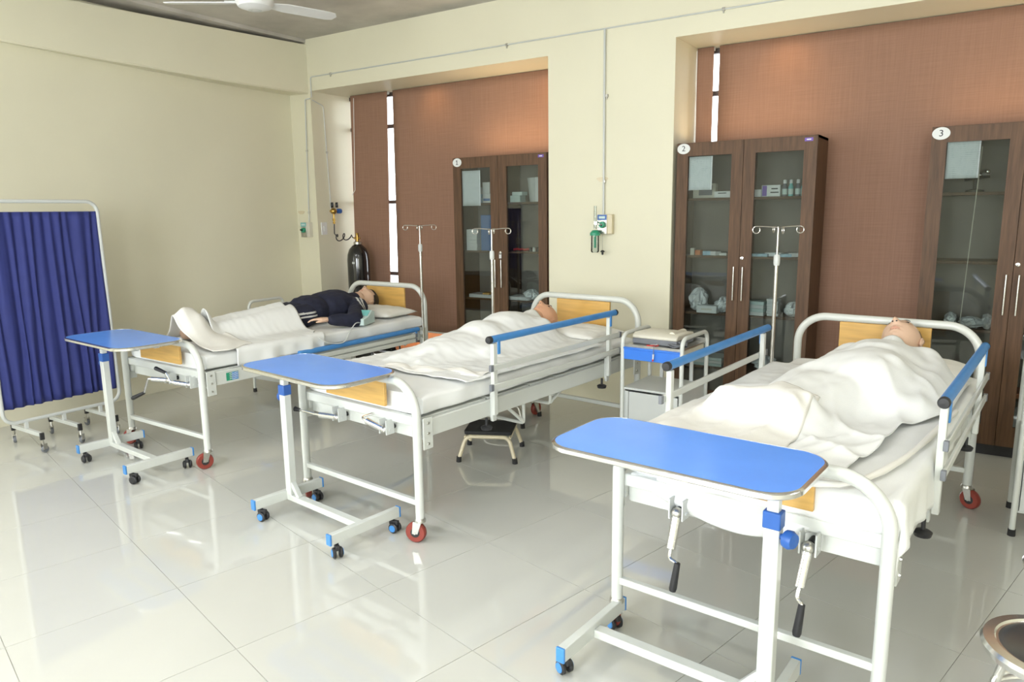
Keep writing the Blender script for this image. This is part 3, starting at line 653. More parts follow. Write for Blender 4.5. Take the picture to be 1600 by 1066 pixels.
# first bed: sheet over the legs, towel over the feet
def h1(x, y):
    z = mem1(x, y)
    return z + 0.005 * nz(x, y, 7, 21) + 0.004 * nz(x, y * 2, 16, 22)
def sk1(u, v): return u, v + 0.10 * sm((-u + 0.15) * 2) - 0.05 * sm((u - 0.2) * 3)
drape('leg_sheet', 1, h1, -0.56, 0.575, 0.28, 0.98, M_sheet, 'white sheet covering the legs of the mannequin in the tracksuit', 'sheet', nu=80, nv=60, skew=sk1)
def towel(u, v):
    x = -0.25 + 0.70 * u + 0.03 * math.sin(v * 5); y = 0.10 + 0.30 * v - 0.05 * (u - 0.5) + 0.02 * math.sin(u * 9)
    f = math.exp(-((x - 0.02) / (0.13 if x < 0.02 else 0.185)) ** 2); g = (0.80 + 0.20 * sm(v * 4)) * (1 - 0.62 * sm((v - 0.42) * 1.9))
    return Vector((x, y, 0.716 + 0.222 * f * g + 0.007 * nz(x, y, 9, 31) + 0.009 * math.sin(u * 21 + v * 6) * (0.3 + f)))
tag(on_bed(obj('towel', MB().grid(towel, 60, 34), M_cream, solid=0.005, angle=180), 1), 'crumpled cream towel draped over the feet at the end of the first bed', 'towel')

# ================================================================== MANNEQUINS
def head_verts(nu=72, nv=56):
    vs = []; lips = []
    for j in range(nv + 1):
        t = PI * j / nv
        for i in range(nu):
            p = 2 * PI * i / nu
            d = Vector((math.sin(t) * math.sin(p), math.cos(t), math.sin(t) * math.cos(p)))
            x, y, z = 0.076 * d.x, 0.113 * d.y, 0.094 * d.z
            tl = max(0, -d.y)
            x *= 1 - 0.30 * tl ** 1.6
            if z < 0: z *= 1 - 0.42 * tl ** 1.2
            else: z *= 1 - 0.10 * tl ** 2
            if d.y > 0.2 and z > 0: z *= 1 - 0.10 * (d.y - 0.2)
            if d.z > 0.15:
                fz = min(1, (d.z - 0.15) * 3); g = lambda a, s: math.exp(-(a / s) ** 2)
                prof = sm((0.022 - y) / 0.050) * sm((y + 0.046) / 0.012)
                z += fz * (0.026 * g(x, 0.0105 + 0.006 * sm((0.0 - y) / 0.03)) * prof)
                z -= fz * 0.010 * (g(abs(x) - 0.031, 0.015) * g(y - 0.012, 0.012))
                z += fz * 0.004 * (g(abs(x) - 0.03, 0.02) * g(y - 0.031, 0.007))
                z += fz * 0.0055 * g(x, 0.021) * (g(y + 0.059, 0.0055) + g(y + 0.072, 0.006))
                z -= fz * 0.004 * g(x, 0.024) * g(y + 0.0655, 0.003)
                z += fz * 0.010 * g(x, 0.020) * g(y + 0.096, 0.014)
                z += fz * 0.004 * g(abs(x) - 0.042, 0.018) * g(y + 0.022, 0.02)
            vs.append(Vector((x, y, z)))
    fs = []; mi = []
    for j in range(nv):
        for i in range(nu):
            f = (j * nu + i, (j + 1) * nu + i, (j + 1) * nu + (i + 1) % nu, j * nu + (i + 1) % nu); fs.append(f)
            c = sum((vs[k] for k in f), Vector()) / 4
            mi.append(1 if c.z > 0.06 and (c.x / 0.021) ** 2 + ((c.y + 0.0655) / 0.0085) ** 2 < 1 else 0)
    return vs, fs, mi
HEAD = head_verts()
def blob(prims, voxel, smooth=8):
    mb = MB()
    for p in prims:
        if p[0] == 'c': mb.cap(*p[1:])
        else: mb.ell(*p[1:])
    o = bpy.data.objects.new('tmp', mb.mesh('tmp')); r = o.modifiers.new('r', 'REMESH'); r.mode = 'VOXEL'; r.voxel_size = voxel
    s = o.modifiers.new('s', 'SMOOTH'); s.factor = 0.5; s.iterations = smooth
    return baked(o)
def figure(b, label, prims, headc, tilt, skin, hair=None, voxel=0.008, turn=0.0, eyes=True, hair_kind='cap', hs=1.0):
    me = blob(prims, voxel)
    R_ = (Matrix.Rotation(tilt, 3, 'X') @ Matrix.Rotation(turn, 3, 'Y')) * hs; hc = Vector(headc)
    mb = MB(); mb.v = [v.co.copy() for v in me.vertices]; mb.f = [tuple(p.vertices) for p in me.polygons]; mb.m = [0] * len(mb.f)
    o = len(mb.v); mb.v += [hc + R_ @ v for v in HEAD[0]]; mb.f += [tuple(k + o for k in f) for f in HEAD[1]]; mb.m += HEAD[2]
    for s in (-1, 1):      # ears
        er = Matrix.Rotation(s * 0.25, 3, 'Y') @ Matrix.Rotation(0.12, 3, 'X')
        o = len(mb.v); e = MB().ell((0, 0, 0), (0.008, 0.032, 0.019), 14); e.ell((s * 0.006, -0.002, 0.003), (0.006, 0.020, 0.010), 10)
        for k, v in enumerate(e.v): e.v[k] = hc + R_ @ (er @ v + Vector((s * 0.077, -0.008, -0.012)))
        mb.add(e.v, e.f, 0)
    O = obj('mannequin', mb, [skin, M_lip], angle=60); on_bed(O, b); tag(O, label, 'mannequin', 'patient mannequins')
    if eyes:
        for s in (-1, 1):
            e = MB().ell((0, 0, 0), (0.0125, 0.0055, 0.006), 12); e.v = [hc + R_ @ (v + Vector((s * 0.031, 0.0105, 0.0775))) for v in e.v]; obj('eye', e, M_black, O)
            e = MB().tube([hc + R_ @ Vector((s * (0.018 + 0.026 * t / 6), 0.032 + 0.006 * math.sin(t / 6 * PI), 0.0865 - 0.008 * (t / 6) ** 2)) for t in range(7)], 0.0020, 6); obj('eyebrow', e, M_hairp, O)
    for s in (-1, 1):
        e = MB().ell((0, 0, 0), (0.004, 0.004, 0.003), 8); e.v = [hc + R_ @ (v + Vector((s * 0.0075, -0.0385, 0.101))) for v in e.v]; obj('nostril', e, M_black, O)
    if hair is not None:
        hm = MB(); vs = []
        sc = 1.09 if hair_kind == 'full' else 1.018
        for v in HEAD[0]: vs.append(hc + R_ @ (v * sc + (Vector((0, 0.004, -0.004)) if hair_kind == 'full' else Vector((0, 0.001, -0.001)))))
        fs = []
        for f in HEAD[1]:
            c = sum((HEAD[0][k] for k in f), Vector()) / 4
            lim = (0.060 if c.z > 0.02 else 0.0) if hair_kind == 'full' else 0.052
            if hair_kind == 'full': keep = (c.y > 0.040) or (c.y > 0.012 and c.z < 0.045) or (c.y > -0.01 and c.z < 0.02 and abs(c.x) < 0.05) or (c.z < -0.004 and c.y > -0.070 and not (abs(c.x) > 0.052 and c.y < 0.020 and c.z > -0.030)) or (c.y > 0.026 and c.z < 0.03)
            else: keep = (c.y > 0.066 + 0.25 * max(0, c.z - 0.03) and c.z > -0.01) or (c.z < -0.004 and c.y > -0.045 and not (abs(c.x) > 0.06 and c.y < 0.02 and c.z > -0.028)) or (c.y > 0.028 and c.z < 0.028 and abs(c.x) > 0.03)
            if keep: fs.append(f)
        used = sorted({k for f in fs for k in f}); ix = {k: i for i, k in enumerate(used)}
        hm.add([vs[k] for k in used], [tuple(ix[k] for k in f) for f in fs]); obj('hair', hm, hair, O, solid=0.006 if hair_kind == 'full' else 0.002, angle=180)
    return O

figure(3, 'pale mannequin with dark painted hair, only its head showing above the sheet', BODY3, (0.115, 1.855, 0.857), 0.06, M_skin2, M_hairp, turn=-0.24, hs=1.17)
figure(2, 'bald tan mannequin, only its head showing above the sheet', BODY2, (-0.13, 1.740, 0.803), -0.10, M_skin, None, turn=-0.10, eyes=True, hs=1.08)
# first mannequin, dressed
cx, hy, zz = -0.03, 1.64, 0.80
body1 = lying(cx, hy, zz, arms=False, L=1.08)
armR = [((cx + 0.19, 1.56, 0.79), (0.38, 1.31, 0.75), 0.050, 0.042), ((0.38, 1.31, 0.75), (0.335, 1.135, 0.765), 0.040, 0.028)]
armL = [((cx - 0.19, 1.56, 0.79), (-0.30, 1.30, 0.76), 0.050, 0.042), ((-0.30, 1.30, 0.76), (-0.22, 1.10, 0.80), 0.040, 0.028)]
body1 += [('c',) + a for a in armR + armL] + hand((0.33, 1.125, 0.768), (-0.80, -0.55, 0.08), (0.05, 0.05, 1), 1, 0.35) + hand((-0.22, 1.09, 0.80), (0.3, -0.9, 0.05), (0, 0, 1), -1, 0.35)
man1 = figure(1, 'black-haired mannequin lying in a navy tracksuit on the leftmost bed', body1, (-0.05, 1.845, 0.815), -0.20, M_skin2, M_hair, voxel=0.0055, turn=0.0, hair_kind='full', eyes=False)
jk = [('e', (cx, hy - 0.20, zz + 0.015), (0.185, 0.225, 0.122)), ('e', (cx, hy - 0.42, zz + 0.008), (0.165, 0.17, 0.112)), ('c', (cx - 0.17, hy - 0.06, zz), (cx + 0.17, hy - 0.06, zz), 0.074, 0.074), ('c', (cx, hy - 0.02, zz + 0.02), (cx, hy + 0.045, zz + 0.035), 0.075, 0.066)]
for a in armR + armL: jk.append(('c', a[0], a[1], a[2] + 0.016, a[3] + 0.015))
pj = [('e', (cx, hy - 0.54, zz - 0.012), (0.160, 0.15, 0.092))]
for sd in (-1, 1): pj.append(('c', (cx + sd * 0.088, hy - 0.53, 0.782), (cx + sd * 0.097, hy - 0.95, 0.762), 0.092, 0.068)); pj.append(('c', (cx + sd * 0.097, hy - 0.95, 0.762), (cx + sd * 0.092, hy - 1.30, 0.750), 0.066, 0.046))
def cloth(name, prims, stripe):
    me = blob(prims, 0.0065, 6)
    nrm = [v.normal.copy() for v in me.vertices]
    for v, vn in zip(me.vertices, nrm):
        p = v.co.copy(); v.co = p + vn * (0.010 * nz(p.x + p.z, p.y, 7, 2) + 0.006 * nz(p.x * 1.5, p.y + p.z, 16, 4))
    o = obj(name, me, [M_navy, M_stripe], man1, angle=180)
    for p in me.polygons: p.material_index = 1 if stripe(p.center) else 0
    return o
def st_j(c):      # two bands running over the near shoulder to the sleeve
    if c.x < 0.10 or c.y < 1.40: return False
    d = c.y - 1.575 + 0.5 * (c.x - 0.17); return c.z > 0.79 and c.y > 1.5 and (-0.030 < d < -0.014 or 0.000 < d < 0.016)
def st_p(c):
    if c.x < cx + 0.11: return False
    return 0.775 < c.z < 0.789 or 0.803 < c.z < 0.817
cloth('tracksuit_jacket', jk, st_j); cloth('tracksuit_trousers', pj, st_p)

# ================================================================== OVERBED TABLES
def rrect(w, d, r, n=10):
    return [(p.x, p.y) for p in fillet([(-w / 2, -d / 2, 0), (w / 2, -d / 2, 0), (w / 2, d / 2, 0), (-w / 2, d / 2, 0)], r, n, closed=True)]
def overbed_table(loc, rz, label, hub, ztop=0.806, w=0.78, d=0.405):
    T = thing('overbed_table', label, 'table', (*loc, 0), rz, 'blue overbed tables')
    top = obj('table_top', MB().prism(rrect(w - 0.008, d - 0.008, 0.095), ztop - 0.018, ztop), M_bluetop, T, bevel=0.0015)
    ring = MB(); P = rrect(w, d, 0.10); n = len(P)
    prof = [(0.0, ztop - 0.0195), (0.0045, ztop - 0.016), (0.0045, ztop - 0.004), (0.0, ztop - 0.0005), (-0.006, ztop + 0.0005), (-0.006, ztop - 0.0195)]
    vs = []; C_ = [Vector((p[0], p[1], 0)) for p in P]
    for i in range(n):
        t = (C_[(i + 1) % n] - C_[i - 1]).normalized(); nn = Vector((t.y, -t.x, 0))
        for a, z in prof: vs.append(Vector((C_[i].x + nn.x * a, C_[i].y + nn.y * a, z)))
    k = len(prof); ring.add(vs, [(i * k + j, ((i + 1) % n) * k + j, ((i + 1) % n) * k + (j + 1) % k, i * k + (j + 1) % k) for i in range(n) for j in range(k)])
    obj('edge_trim', ring, M_chrome, top)
    X = -0.285
    obj('support_frame', MB().box((0, -0.06, ztop - 0.030), (0.60, 0.03, 0.022)).box((0, 0.06, ztop - 0.030), (0.60, 0.03, 0.022)).box((X, 0, ztop - 0.030), (0.05, 0.20, 0.024)), M_white2, T, bevel=0.002)
    obj('tilt_lever', MB().box((X + 0.10, -0.09, ztop - 0.045), (0.05, 0.07, 0.008)), M_bluedk, T, bevel=0.002)
    obj('column', MB().box((X, 0, 0.365), (0.046, 0.040, 0.55)), M_white, T, bevel=0.004)
    obj('inner_post', MB().box((X, 0, 0.70), (0.034, 0.029, 0.17)), M_white, T, bevel=0.002)
    obj('collar', MB().box((X, 0, 0.655), (0.052, 0.046, 0.052)), M_bluedk, T, bevel=0.004)
    obj('clamp_knob', MB().lathe([(0, 0.050), (0.022, 0.048), (0.028, 0.036), (0.026, 0.022), (0.010, 0.018), (0.008, 0.0)], (X - 0.020, 0.004, 0.610), (-1, 0.35, 0), 14), M_bluedk, T)
    obj('cross_bar', MB().box((0, 0, 0.083), (0.60, 0.042, 0.03)), M_white, T, bevel=0.003)
    obj('gusset', MB().bar((X + 0.012, 0, 0.165), (X + 0.075, 0, 0.092), 0.028, 0.022), M_white, T, bevel=0.003)
    for s in (-1, 1):
        x = s * 0.315
        ft = obj('base_foot', MB().box((x, 0.0, 0.092), (0.030, 0.40, 0.050)), M_white, T, bevel=0.003)
        for e in (-1, 1):
            obj('end_cap', MB().box((x, e * 0.203, 0.092), (0.032, 0.010, 0.052)), M_blue, ft, bevel=0.002)
            c = bpy.data.objects.new('caster', None); COL.objects.link(c); c.parent = T; c.location = (x, e * 0.165, 0)
            c.rotation_euler = (0, 0, random.uniform(-0.5, 0.9))
            obj('hood', MB().box((0.010, 0, 0.050), (0.050, 0.020, 0.024)).cyl((0, 0, 0.05), (0, 0, 0.068), 0.010, n=10), M_black, c, bevel=0.004)
            for q in (-1, 1): obj('wheel', MB().lathe([(0, -0.008), (0.020, -0.008), (0.025, -0.004), (0.025, 0.004), (0.020, 0.008), (0, 0.008)], (0.014, q * 0.015, 0.025), (0, 1, 0), 18), M_black, c); obj('hub_disc', MB().lathe([(0, 0.004), (0.016, 0.003), (0.018, 0.0)], (0.014, q * 0.0235, 0.025), (0, q, 0), 16), hub, c)
    return T
overbed_table((-2.195, 1.03), math.radians(-4.5), 'smallest-looking blue-topped overbed table, at the foot of the leftmost bed', M_black)
overbed_table((-0.485, 1.025), math.radians(-7), 'blue-topped overbed table at the foot of the middle bed', M_blue)
overbed_table((1.432, 0.765), math.radians(180 - 5), 'large blue-topped overbed table in the foreground by the nearest bed', M_blue)

# ================================================================== FOLDING SCREEN
sc = thing('ward_screen', 'white tubular ward screen on casters with a pleated dark blue curtain', 'screen', (-3.15, 1.09, 0), PI / 2)
a, b = -0.385, 0.385
obj('frame', MB().tube(fillet([(a, 0, 0.19), (b, 0, 0.19), (b - 0.015, 0.0, 1.64), (a, 0.0, 1.64)], 0.075, 8, closed=True), 0.0125, 12, closed=True), M_white2, sc)
def curt(u, v):
    x = a + 0.015 + (b - a - 0.035) * u; ph = 2 * PI * 12 * u + 4.2 * noise.noise(Vector((u * 5, v * 0.9, 3))) + 1.5 * noise.noise(Vector((u * 13, v * 2, 9)))
    return Vector((x + 0.006 * math.sin(ph * 0.5) * v, 0.013 * math.sin(ph) * (0.55 + 0.45 * v) + 0.006 * math.sin(ph * 0.37 + 3 * v), 1.572 - 1.285 * v))
obj('curtain', MB().grid(curt, 260, 24), M_curtain, sc, solid=0.002, angle=180)
for z in (1.565, 0.30): obj('curtain_rod', MB().cyl((a, 0.0245, z), (b, 0.0245, z), 0.0025, n=6), M_steel, sc)
for x in (-0.255, -0.015, 0.235):
    f = obj('foot', MB().box((x, 0, 0.16), (0.022, 0.022, 0.06)).box((x, 0.0, 0.125), (0.024, 0.40, 0.026)), M_white2, sc, bevel=0.002)
    for e in (-1, 1):
        obj('end_cap', MB().box((x, e * 0.205, 0.115), (0.026, 0.018, 0.048)), M_black, f, bevel=0.003)
        c = bpy.data.objects.new('caster', None); COL.objects.link(c); c.parent = sc; c.location = (x, e * 0.205, 0); c.rotation_euler = (0, 0, 1.0 + e * 0.4 + x)
        obj('fork', MB().cyl((0, 0, 0.06), (0, 0, 0.095), 0.008, n=8).box((0.006, 0.011, 0.045), (0.03, 0.003, 0.04)).box((0.006, -0.011, 0.045), (0.03, 0.003, 0.04)), M_steel, c)
        obj('wheel', MB().lathe([(0, -0.009), (0.022, -0.009), (0.025, 0), (0.022, 0.009), (0, 0.009)], (0.010, 0, 0.025), (0, 1, 0), 16), M_grey, c)

# ================================================================== BEDSIDE LOCKERS
def locker(x, y, label, rz=0.0):
    K = thing('bedside_locker', label, 'locker', (x, y, 0), rz, 'bedside lockers'); w, d = 0.19, 0.19
    for s in (-1, 1):
        obj('side_frame', MB().tube(fillet([(s * w, -d, 0.02), (s * w, -d, 0.795), (s * w, d, 0.795), (s * w, d, 0.02)], 0.055, 8), 0.0125, 12), M_white, K)
        for e in (-1, 1): obj('rubber_foot', MB().cyl((s * w, e * d, 0.0), (s * w, e * d, 0.032), 0.0165, 0.0155), M_rubber, K)
    obj('tray', MB().box((0, 0, 0.724), (0.365, 0.37, 0.010)).box((0, 0.183, 0.735), (0.365, 0.006, 0.03)).box((0, -0.183, 0.727), (0.365, 0.006, 0.016)), M_steel, K, bevel=0.001)
    dr = obj('drawer', MB().box((0, 0.0, 0.682), (0.35, 0.36, 0.07)), M_beige, K, bevel=0.002)
    obj('drawer_front', MB().box((0, -0.188, 0.682), (0.362, 0.014, 0.076)), M_drawer, dr, bevel=0.004)
    obj('drawer_lip', MB().box((0, -0.196, 0.714), (0.362, 0.012, 0.010)), M_drawer, dr, bevel=0.003)
    cb = obj('cabinet', MB().box((0, 0, 0.462), (0.372, 0.375, 0.014)).box((0, 0, 0.12), (0.365, 0.37, 0.012)).box((-0.179, 0, 0.29), (0.010, 0.37, 0.34)).box((0.179, 0, 0.29), (0.010, 0.37, 0.34)).box((0, 0.182, 0.29), (0.36, 0.008, 0.34)), M_white2, K, bevel=0.002)
    obj('door', MB().box((0.012, -0.184, 0.285), (0.315, 0.012, 0.318)), M_white2, cb, bevel=0.003)
    obj('door_stile', MB().box((-0.160, -0.184, 0.285), (0.022, 0.010, 0.32)), M_white2, cb, bevel=0.002)
    obj('knob', MB().lathe([(0, 0.016), (0.010, 0.014), (0.011, 0.008), (0.005, 0.0)], (0.14, -0.19, 0.30), (0, -1, 0), 12), M_chrome, cb)
    for s in (-1, 1): obj('back_upright', MB().box((s * 0.10, 0.18, 0.56), (0.022, 0.012, 0.20)), M_white2, K, bevel=0.001)
    return K
locker(0.565, 2.845, 'white bedside locker with blue drawer between the middle and nearest beds, carrying a recorder', math.radians(-3))
locker(2.560, 2.835, 'white bedside locker cut off by the right edge of the photo')
locker(-2.95, 2.84, 'bedside locker with blue drawer beside the left wall, behind the tracksuit mannequin', math.radians(2))
# ECG recorder on the locker
e = thing('ecg_recorder', 'beige and grey portable recorder lying on the bedside locker', 'recorder', (0.545, 2.86, 0.729), math.radians(-4))
obj('base', MB().box((0, 0, 0.018), (0.29, 0.25, 0.034)), M_grey, e, bevel=0.006)
obj('cover', MB().prism([(-0.125, 0.034), (0.125, 0.034), (0.125, 0.062), (-0.10, 0.068), (-0.125, 0.05)], -0.145, 0.145, 'X'), M_beige, e, bevel=0.006)
obj('roll_housing', MB().cyl((0.085, -0.06, 0.058), (0.085, 0.11, 0.058), 0.020), M_beige, e)
cab = MB()
pts = []
for k in range(60):
    t = k / 59; pts.append((0.10 + 0.05 * math.cos(t * 14 + 1) * (1 - 0.3 * t), 0.02 + 0.05 * math.sin(t * 14 + 1), 0.006 + 0.02 * t + 0.004 * math.sin(t * 40)))
cw = obj('lead_cable', MB().tube(pts, 0.004, 6), M_grey); at(cw, (0.575, 2.72, 0.729)); tag(cw, 'coiled grey lead cable beside the recorder on the locker', 'cable')
fn_ = obj('folded_cuff', MB().grid(lambda u, v: Vector((-0.06 + 0.12 * u, -0.04 + 0.08 * v, 0.012 + 0.012 * math.sin(u * 5) + 0.01 * math.sin(v * 7))), 16, 12), M_grey, solid=0.012, angle=180); at(fn_, (0.66, 2.79, 0.735), 0.3); tag(fn_, 'folded grey cuff on the right of the recorder', 'cuff')
for k, (dx, dy, m, nm) in enumerate(((-0.005, -0.01, M_redp, 'red'), (0.02, 0.0, M_redp, 'red'), (0.008, 0.015, M_lens, 'white'))):
    c = obj('lead_clip', MB().box((0, 0, 0.006), (0.030, 0.010, 0.012)).cyl((0.012, 0, 0.006), (0.03, 0, 0.01), 0.004, n=8), m, bevel=0.002); at(c, (0.535 + dx, 2.685 + dy, 0.729), 0.4 * k); tag(c, ('left of two red lead clips before the recorder', 'right of two red lead clips before the recorder', 'single white lead clip lying by the red clips')[k], 'clip', 'lead clips')
c = thing('hanging_clip', 'white and red lead clip hanging over the blue drawer front', 'clip', (0.575, 2.640, 0.665))
obj('wire', MB().tube(fillet([(-0.005, 0.06, 0.075), (-0.002, 0.0, 0.076), (0, -0.006, 0.03)], 0.01), 0.002, 6), M_grey, c); obj('plug', MB().cyl((0, -0.006, 0.03), (-0.002, -0.006, 0.0), 0.006, 0.004), M_lens, c); obj('tip', MB().cyl((-0.002, -0.006, 0.0), (-0.003, -0.006, -0.012), 0.005), M_redp, c)

# ================================================================== IV POLES
def iv_pole(b, x, y, label, ztop, zcol, side, hang=0.13):
    w = bl(b, x, y, 0); P = thing('iv_pole', label, 'iv pole', (w.x, w.y, 0), BED[b][1], 'chrome IV poles')
    obj('lower_tube', MB().cyl((0, 0, 0.43), (0, 0, zcol), 0.0105), M_pole, P)
    obj('upper_rod', MB().cyl((0, 0, zcol), (0, 0, ztop), 0.0055), M_pole, P)
    obj('collar', MB().lathe([(0, 0.03), (0.013, 0.03), (0.017, 0.018), (0.017, -0.018), (0.014, -0.03), (0, -0.03)], (0, 0, zcol)), M_white2, P)
    obj('clamp', MB().box((-side * 0.013, 0, 0.50), (0.03, 0.03, 0.05)).box((-side * 0.013, 0, 0.57), (0.03, 0.03, 0.03)), M_white2, P, bevel=0.003)
    for ang, L in ((0.0, hang), (PI, hang), (PI / 2, hang * 0.9), (-PI / 2, hang * 0.9)):
        pts = [(0, 0, ztop - 0.004), (L * 0.6, 0, ztop + 0.002)]
        for k in range(13):
            t = PI / 2 - 2 * PI * 0.85 * k / 12; pts.append((L - 0.015 + 0.019 * math.cos(t), 0, ztop - 0.016 + 0.019 * math.sin(t)))
        R_ = Matrix.Rotation(ang + 0.55, 3, 'Z'); obj('hook', MB().tube([R_ @ Vector(p) for p in pts], 0.0030, 8), M_pole, P)
iv_pole(1, 0.492, 1.945, 'chrome IV pole at the head of the leftmost bed, before the blinds', 1.432, 1.255, 1)
iv_pole(2, -0.482, 1.62, 'chrome IV pole beside the middle bed, before the first cabinet', 1.415, 1.235, -1)
iv_pole(3, -0.522, 1.845, 'chrome IV pole beside the nearest bed, before the second cabinet', 1.43, 1.25, -1)

# ================================================================== GLASS CABINETS
def cabinet(x0, num, label):
    Wd, Hh, D = 0.958, 2.0, 0.335; y = 3.905
    K = thing('glass_cabinet', label, 'cabinet', (x0 + Wd / 2, y, 0), 0, 'walnut glass-door cabinets'); hw = Wd / 2
    obj('plinth', MB().box((0, D / 2 + 0.01, 0.035), (Wd - 0.02, D - 0.02, 0.07)), M_black, K, smooth=False)
    for s in (-1, 1): obj('side_panel', MB().box((s * (hw - 0.009), D / 2, 1.035), (0.018, D, 1.93)), M_walnut, K, smooth=False)
    obj('top_panel', MB().box((0, D / 2, Hh - 0.009), (Wd, D, 0.018)), M_walnut, K, smooth=False)
    obj('bottom_panel', MB().box((0, D / 2, 0.08), (Wd - 0.036, D, 0.018)), M_walnut, K, smooth=False)
    obj('back_panel', MB().box((0, D - 0.006, 1.03), (Wd - 0.036, 0.008, 1.90)), M_inner, K, smooth=False)
    obj('centre_partition', MB().box((0, D / 2 + 0.02, 1.03), (0.016, D - 0.07, 1.90)), M_walnut, K, smooth=False)
    for z in (1.60, 1.185, 0.765, 0.36): obj('shelf', MB().box((0, D / 2 + 0.015, z), (Wd - 0.04, D - 0.06, 0.018)), M_walnut, K, smooth=False)
    for s in (-1, 1):
        dr = bpy.data.objects.new('door', None); COL.objects.link(dr); dr.parent = K; dr.location = (s * hw / 2, -0.010, 0)
        dw = hw - 0.003; gx0, gx1 = (-dw / 2 + 0.082, dw / 2 - 0.080); z0, z1 = 0.075, 1.995; g0, g1 = 0.20, 1.905
        if s > 0: gx0, gx1 = -gx1, -gx0
        f = MB()
        f.box(((-dw / 2 + gx0) / 2, 0, (z0 + z1) / 2), (gx0 + dw / 2, 0.02, z1 - z0)).box(((dw / 2 + gx1) / 2, 0, (z0 + z1) / 2), (dw / 2 - gx1, 0.02, z1 - z0))
        f.box(((gx0 + gx1) / 2, 0, (z1 + g1) / 2), (gx1 - gx0, 0.02, z1 - g1)).box(((gx0 + gx1) / 2, 0, (z0 + g0) / 2), (gx1 - gx0, 0.02, g0 - z0))
        obj('door_frame', f, M_walnut, dr, smooth=False)
        obj('glass_pane', MB().box(((gx0 + gx1) / 2, 0.004, (g0 + g1) / 2), (gx1 - gx0 + 0.01, 0.004, g1 - g0 + 0.01)), M_cabglass, dr, smooth=False)
        hx = -s * (dw / 2 - 0.030)
        obj('handle', MB().cyl((hx, -0.034, 0.885), (hx, -0.034, 1.125), 0.0055, n=10).cyl((hx, -0.034, 0.915), (hx, -0.008, 0.915), 0.004, n=8).cyl((hx, -0.034, 1.095), (hx, -0.008, 1.095), 0.004, n=8), M_chrome, dr)
        for z in (0.35, 1.0, 1.65): obj('hinge', MB().box((s * (dw / 2 - 0.03), 0.016, z), (0.04, 0.012, 0.05)), M_steel, dr, bevel=0.002)
        if s > 0:
            obj('lock', MB().lathe([(0, 0.012), (0.011, 0.010), (0.012, 0.0)], (hx - 0.012, -0.010, 1.185), (0, -1, 0), 14), M_chrome, dr)
            st = obj('brand_sticker', MB().box((dw / 2 - 0.055, -0.0105, 1.972), (0.052, 0.001, 0.022)), M_purple, dr, smooth=False)
            obj('sticker_print', MB().box((dw / 2 - 0.055, -0.0113, 1.972), (0.028, 0.0008, 0.007)), M_pcard, st, smooth=False)
        else:
            st = obj('number_sticker', MB().lathe([(0, 0.0014), (0.036, 0.0014), (0.0375, 0.0)], (0, 0, 0), (0, -1, 0), 28), M_pcard, dr)
            st.scale = (1.28, 1, 0.98); st.location = (-dw / 2 + 0.048, -0.010, 1.958)
            if num == '1': obj('numeral', MB().box((0, -0.0022, 0.0), (0.005, 0.0008, 0.038)).box((0, -0.0022, -0.0175), (0.020, 0.0008, 0.004)).bar((0.0, -0.0022, 0.018), (-0.009, -0.0022, 0.011), 0.0008, 0.004), M_ink, st, smooth=False)
            else: text_mesh('numeral', num, 0.055, M_ink, st, (0, -0.0022, 0)).scale = (0.8, 1, 1)
    return K
CX = (-1.834, 0.218, 1.821)
cabinet(CX[0], '1', 'walnut cabinet with glass doors, numbered 1, left of the central pillar')
cabinet(CX[1], '2', 'walnut cabinet with glass doors, numbered 2, right of the central pillar')
cabinet(CX[2], '3', 'walnut cabinet with glass doors, numbered 3, at the right edge')
# keys in the lock of the first cabinet
k = thing('key_ring', 'white key tag hanging from the lock of cabinet 1', 'keys', (CX[0] + 0.479 + 0.022, 3.868, 1.165)); obj('key_tag', MB().box((0, 0, -0.012), (0.024, 0.004, 0.034)), M_pcard, k, bevel=0.003); obj('ring', MB().tube([(0.016 * math.cos(t * PI / 8), 0, 0.014 + 0.014 * math.sin(t * PI / 8)) for t in range(16)], 0.0015, 5, closed=True), M_chrome, k)
# papers behind the glass
def paper(x, z0, w, h, label, yy=3.9025):
    o = obj('notice_paper', MB().grid(lambda u, v: Vector((-w / 2 + w * u, 0.002 * math.sin(u * 4), h * v)), 8, 8), M_paper, solid=0.0006); at(o, (x + w / 2, yy, z0)); tag(o, label, 'paper', 'stock lists in the cabinets')
paper(CX[0] + 0.088, 1.585, 0.195, 0.30, 'stock list above light blue boxes, inside the glass left of the central pillar')
paper(CX[1] + 0.088, 1.665, 0.170, 0.235, 'stock list above the yellowish framed box, just right of the central pillar')
paper(CX[2] + 0.088, 1.690, 0.170, 0.225, 'stock list inside the rightmost cabinet, above a shiny instrument')
# ---- contents
Z1, Z2, Z3, Z4, Z0 = 1.609, 1.194, 0.774, 0.369, 0.089
def bx(name, cab, x, z, d, m, label, dy=0.10, rz=0.0, cat='box', group=None, band=None, bm=None):
    o = obj(name, MB().box((0, 0, d[2] / 2), d), m, bevel=0.002, smooth=False); at(o, (CX[cab] + x, 3.905 + dy, z), rz); tag(o, label, cat, group)
    if band: obj('printed_band', MB().box((band[0], -d[1] / 2 - 0.0006, d[2] * band[1]), (band[2], 0.001, band[3])), bm or M_purple, o, smooth=False)
    return o
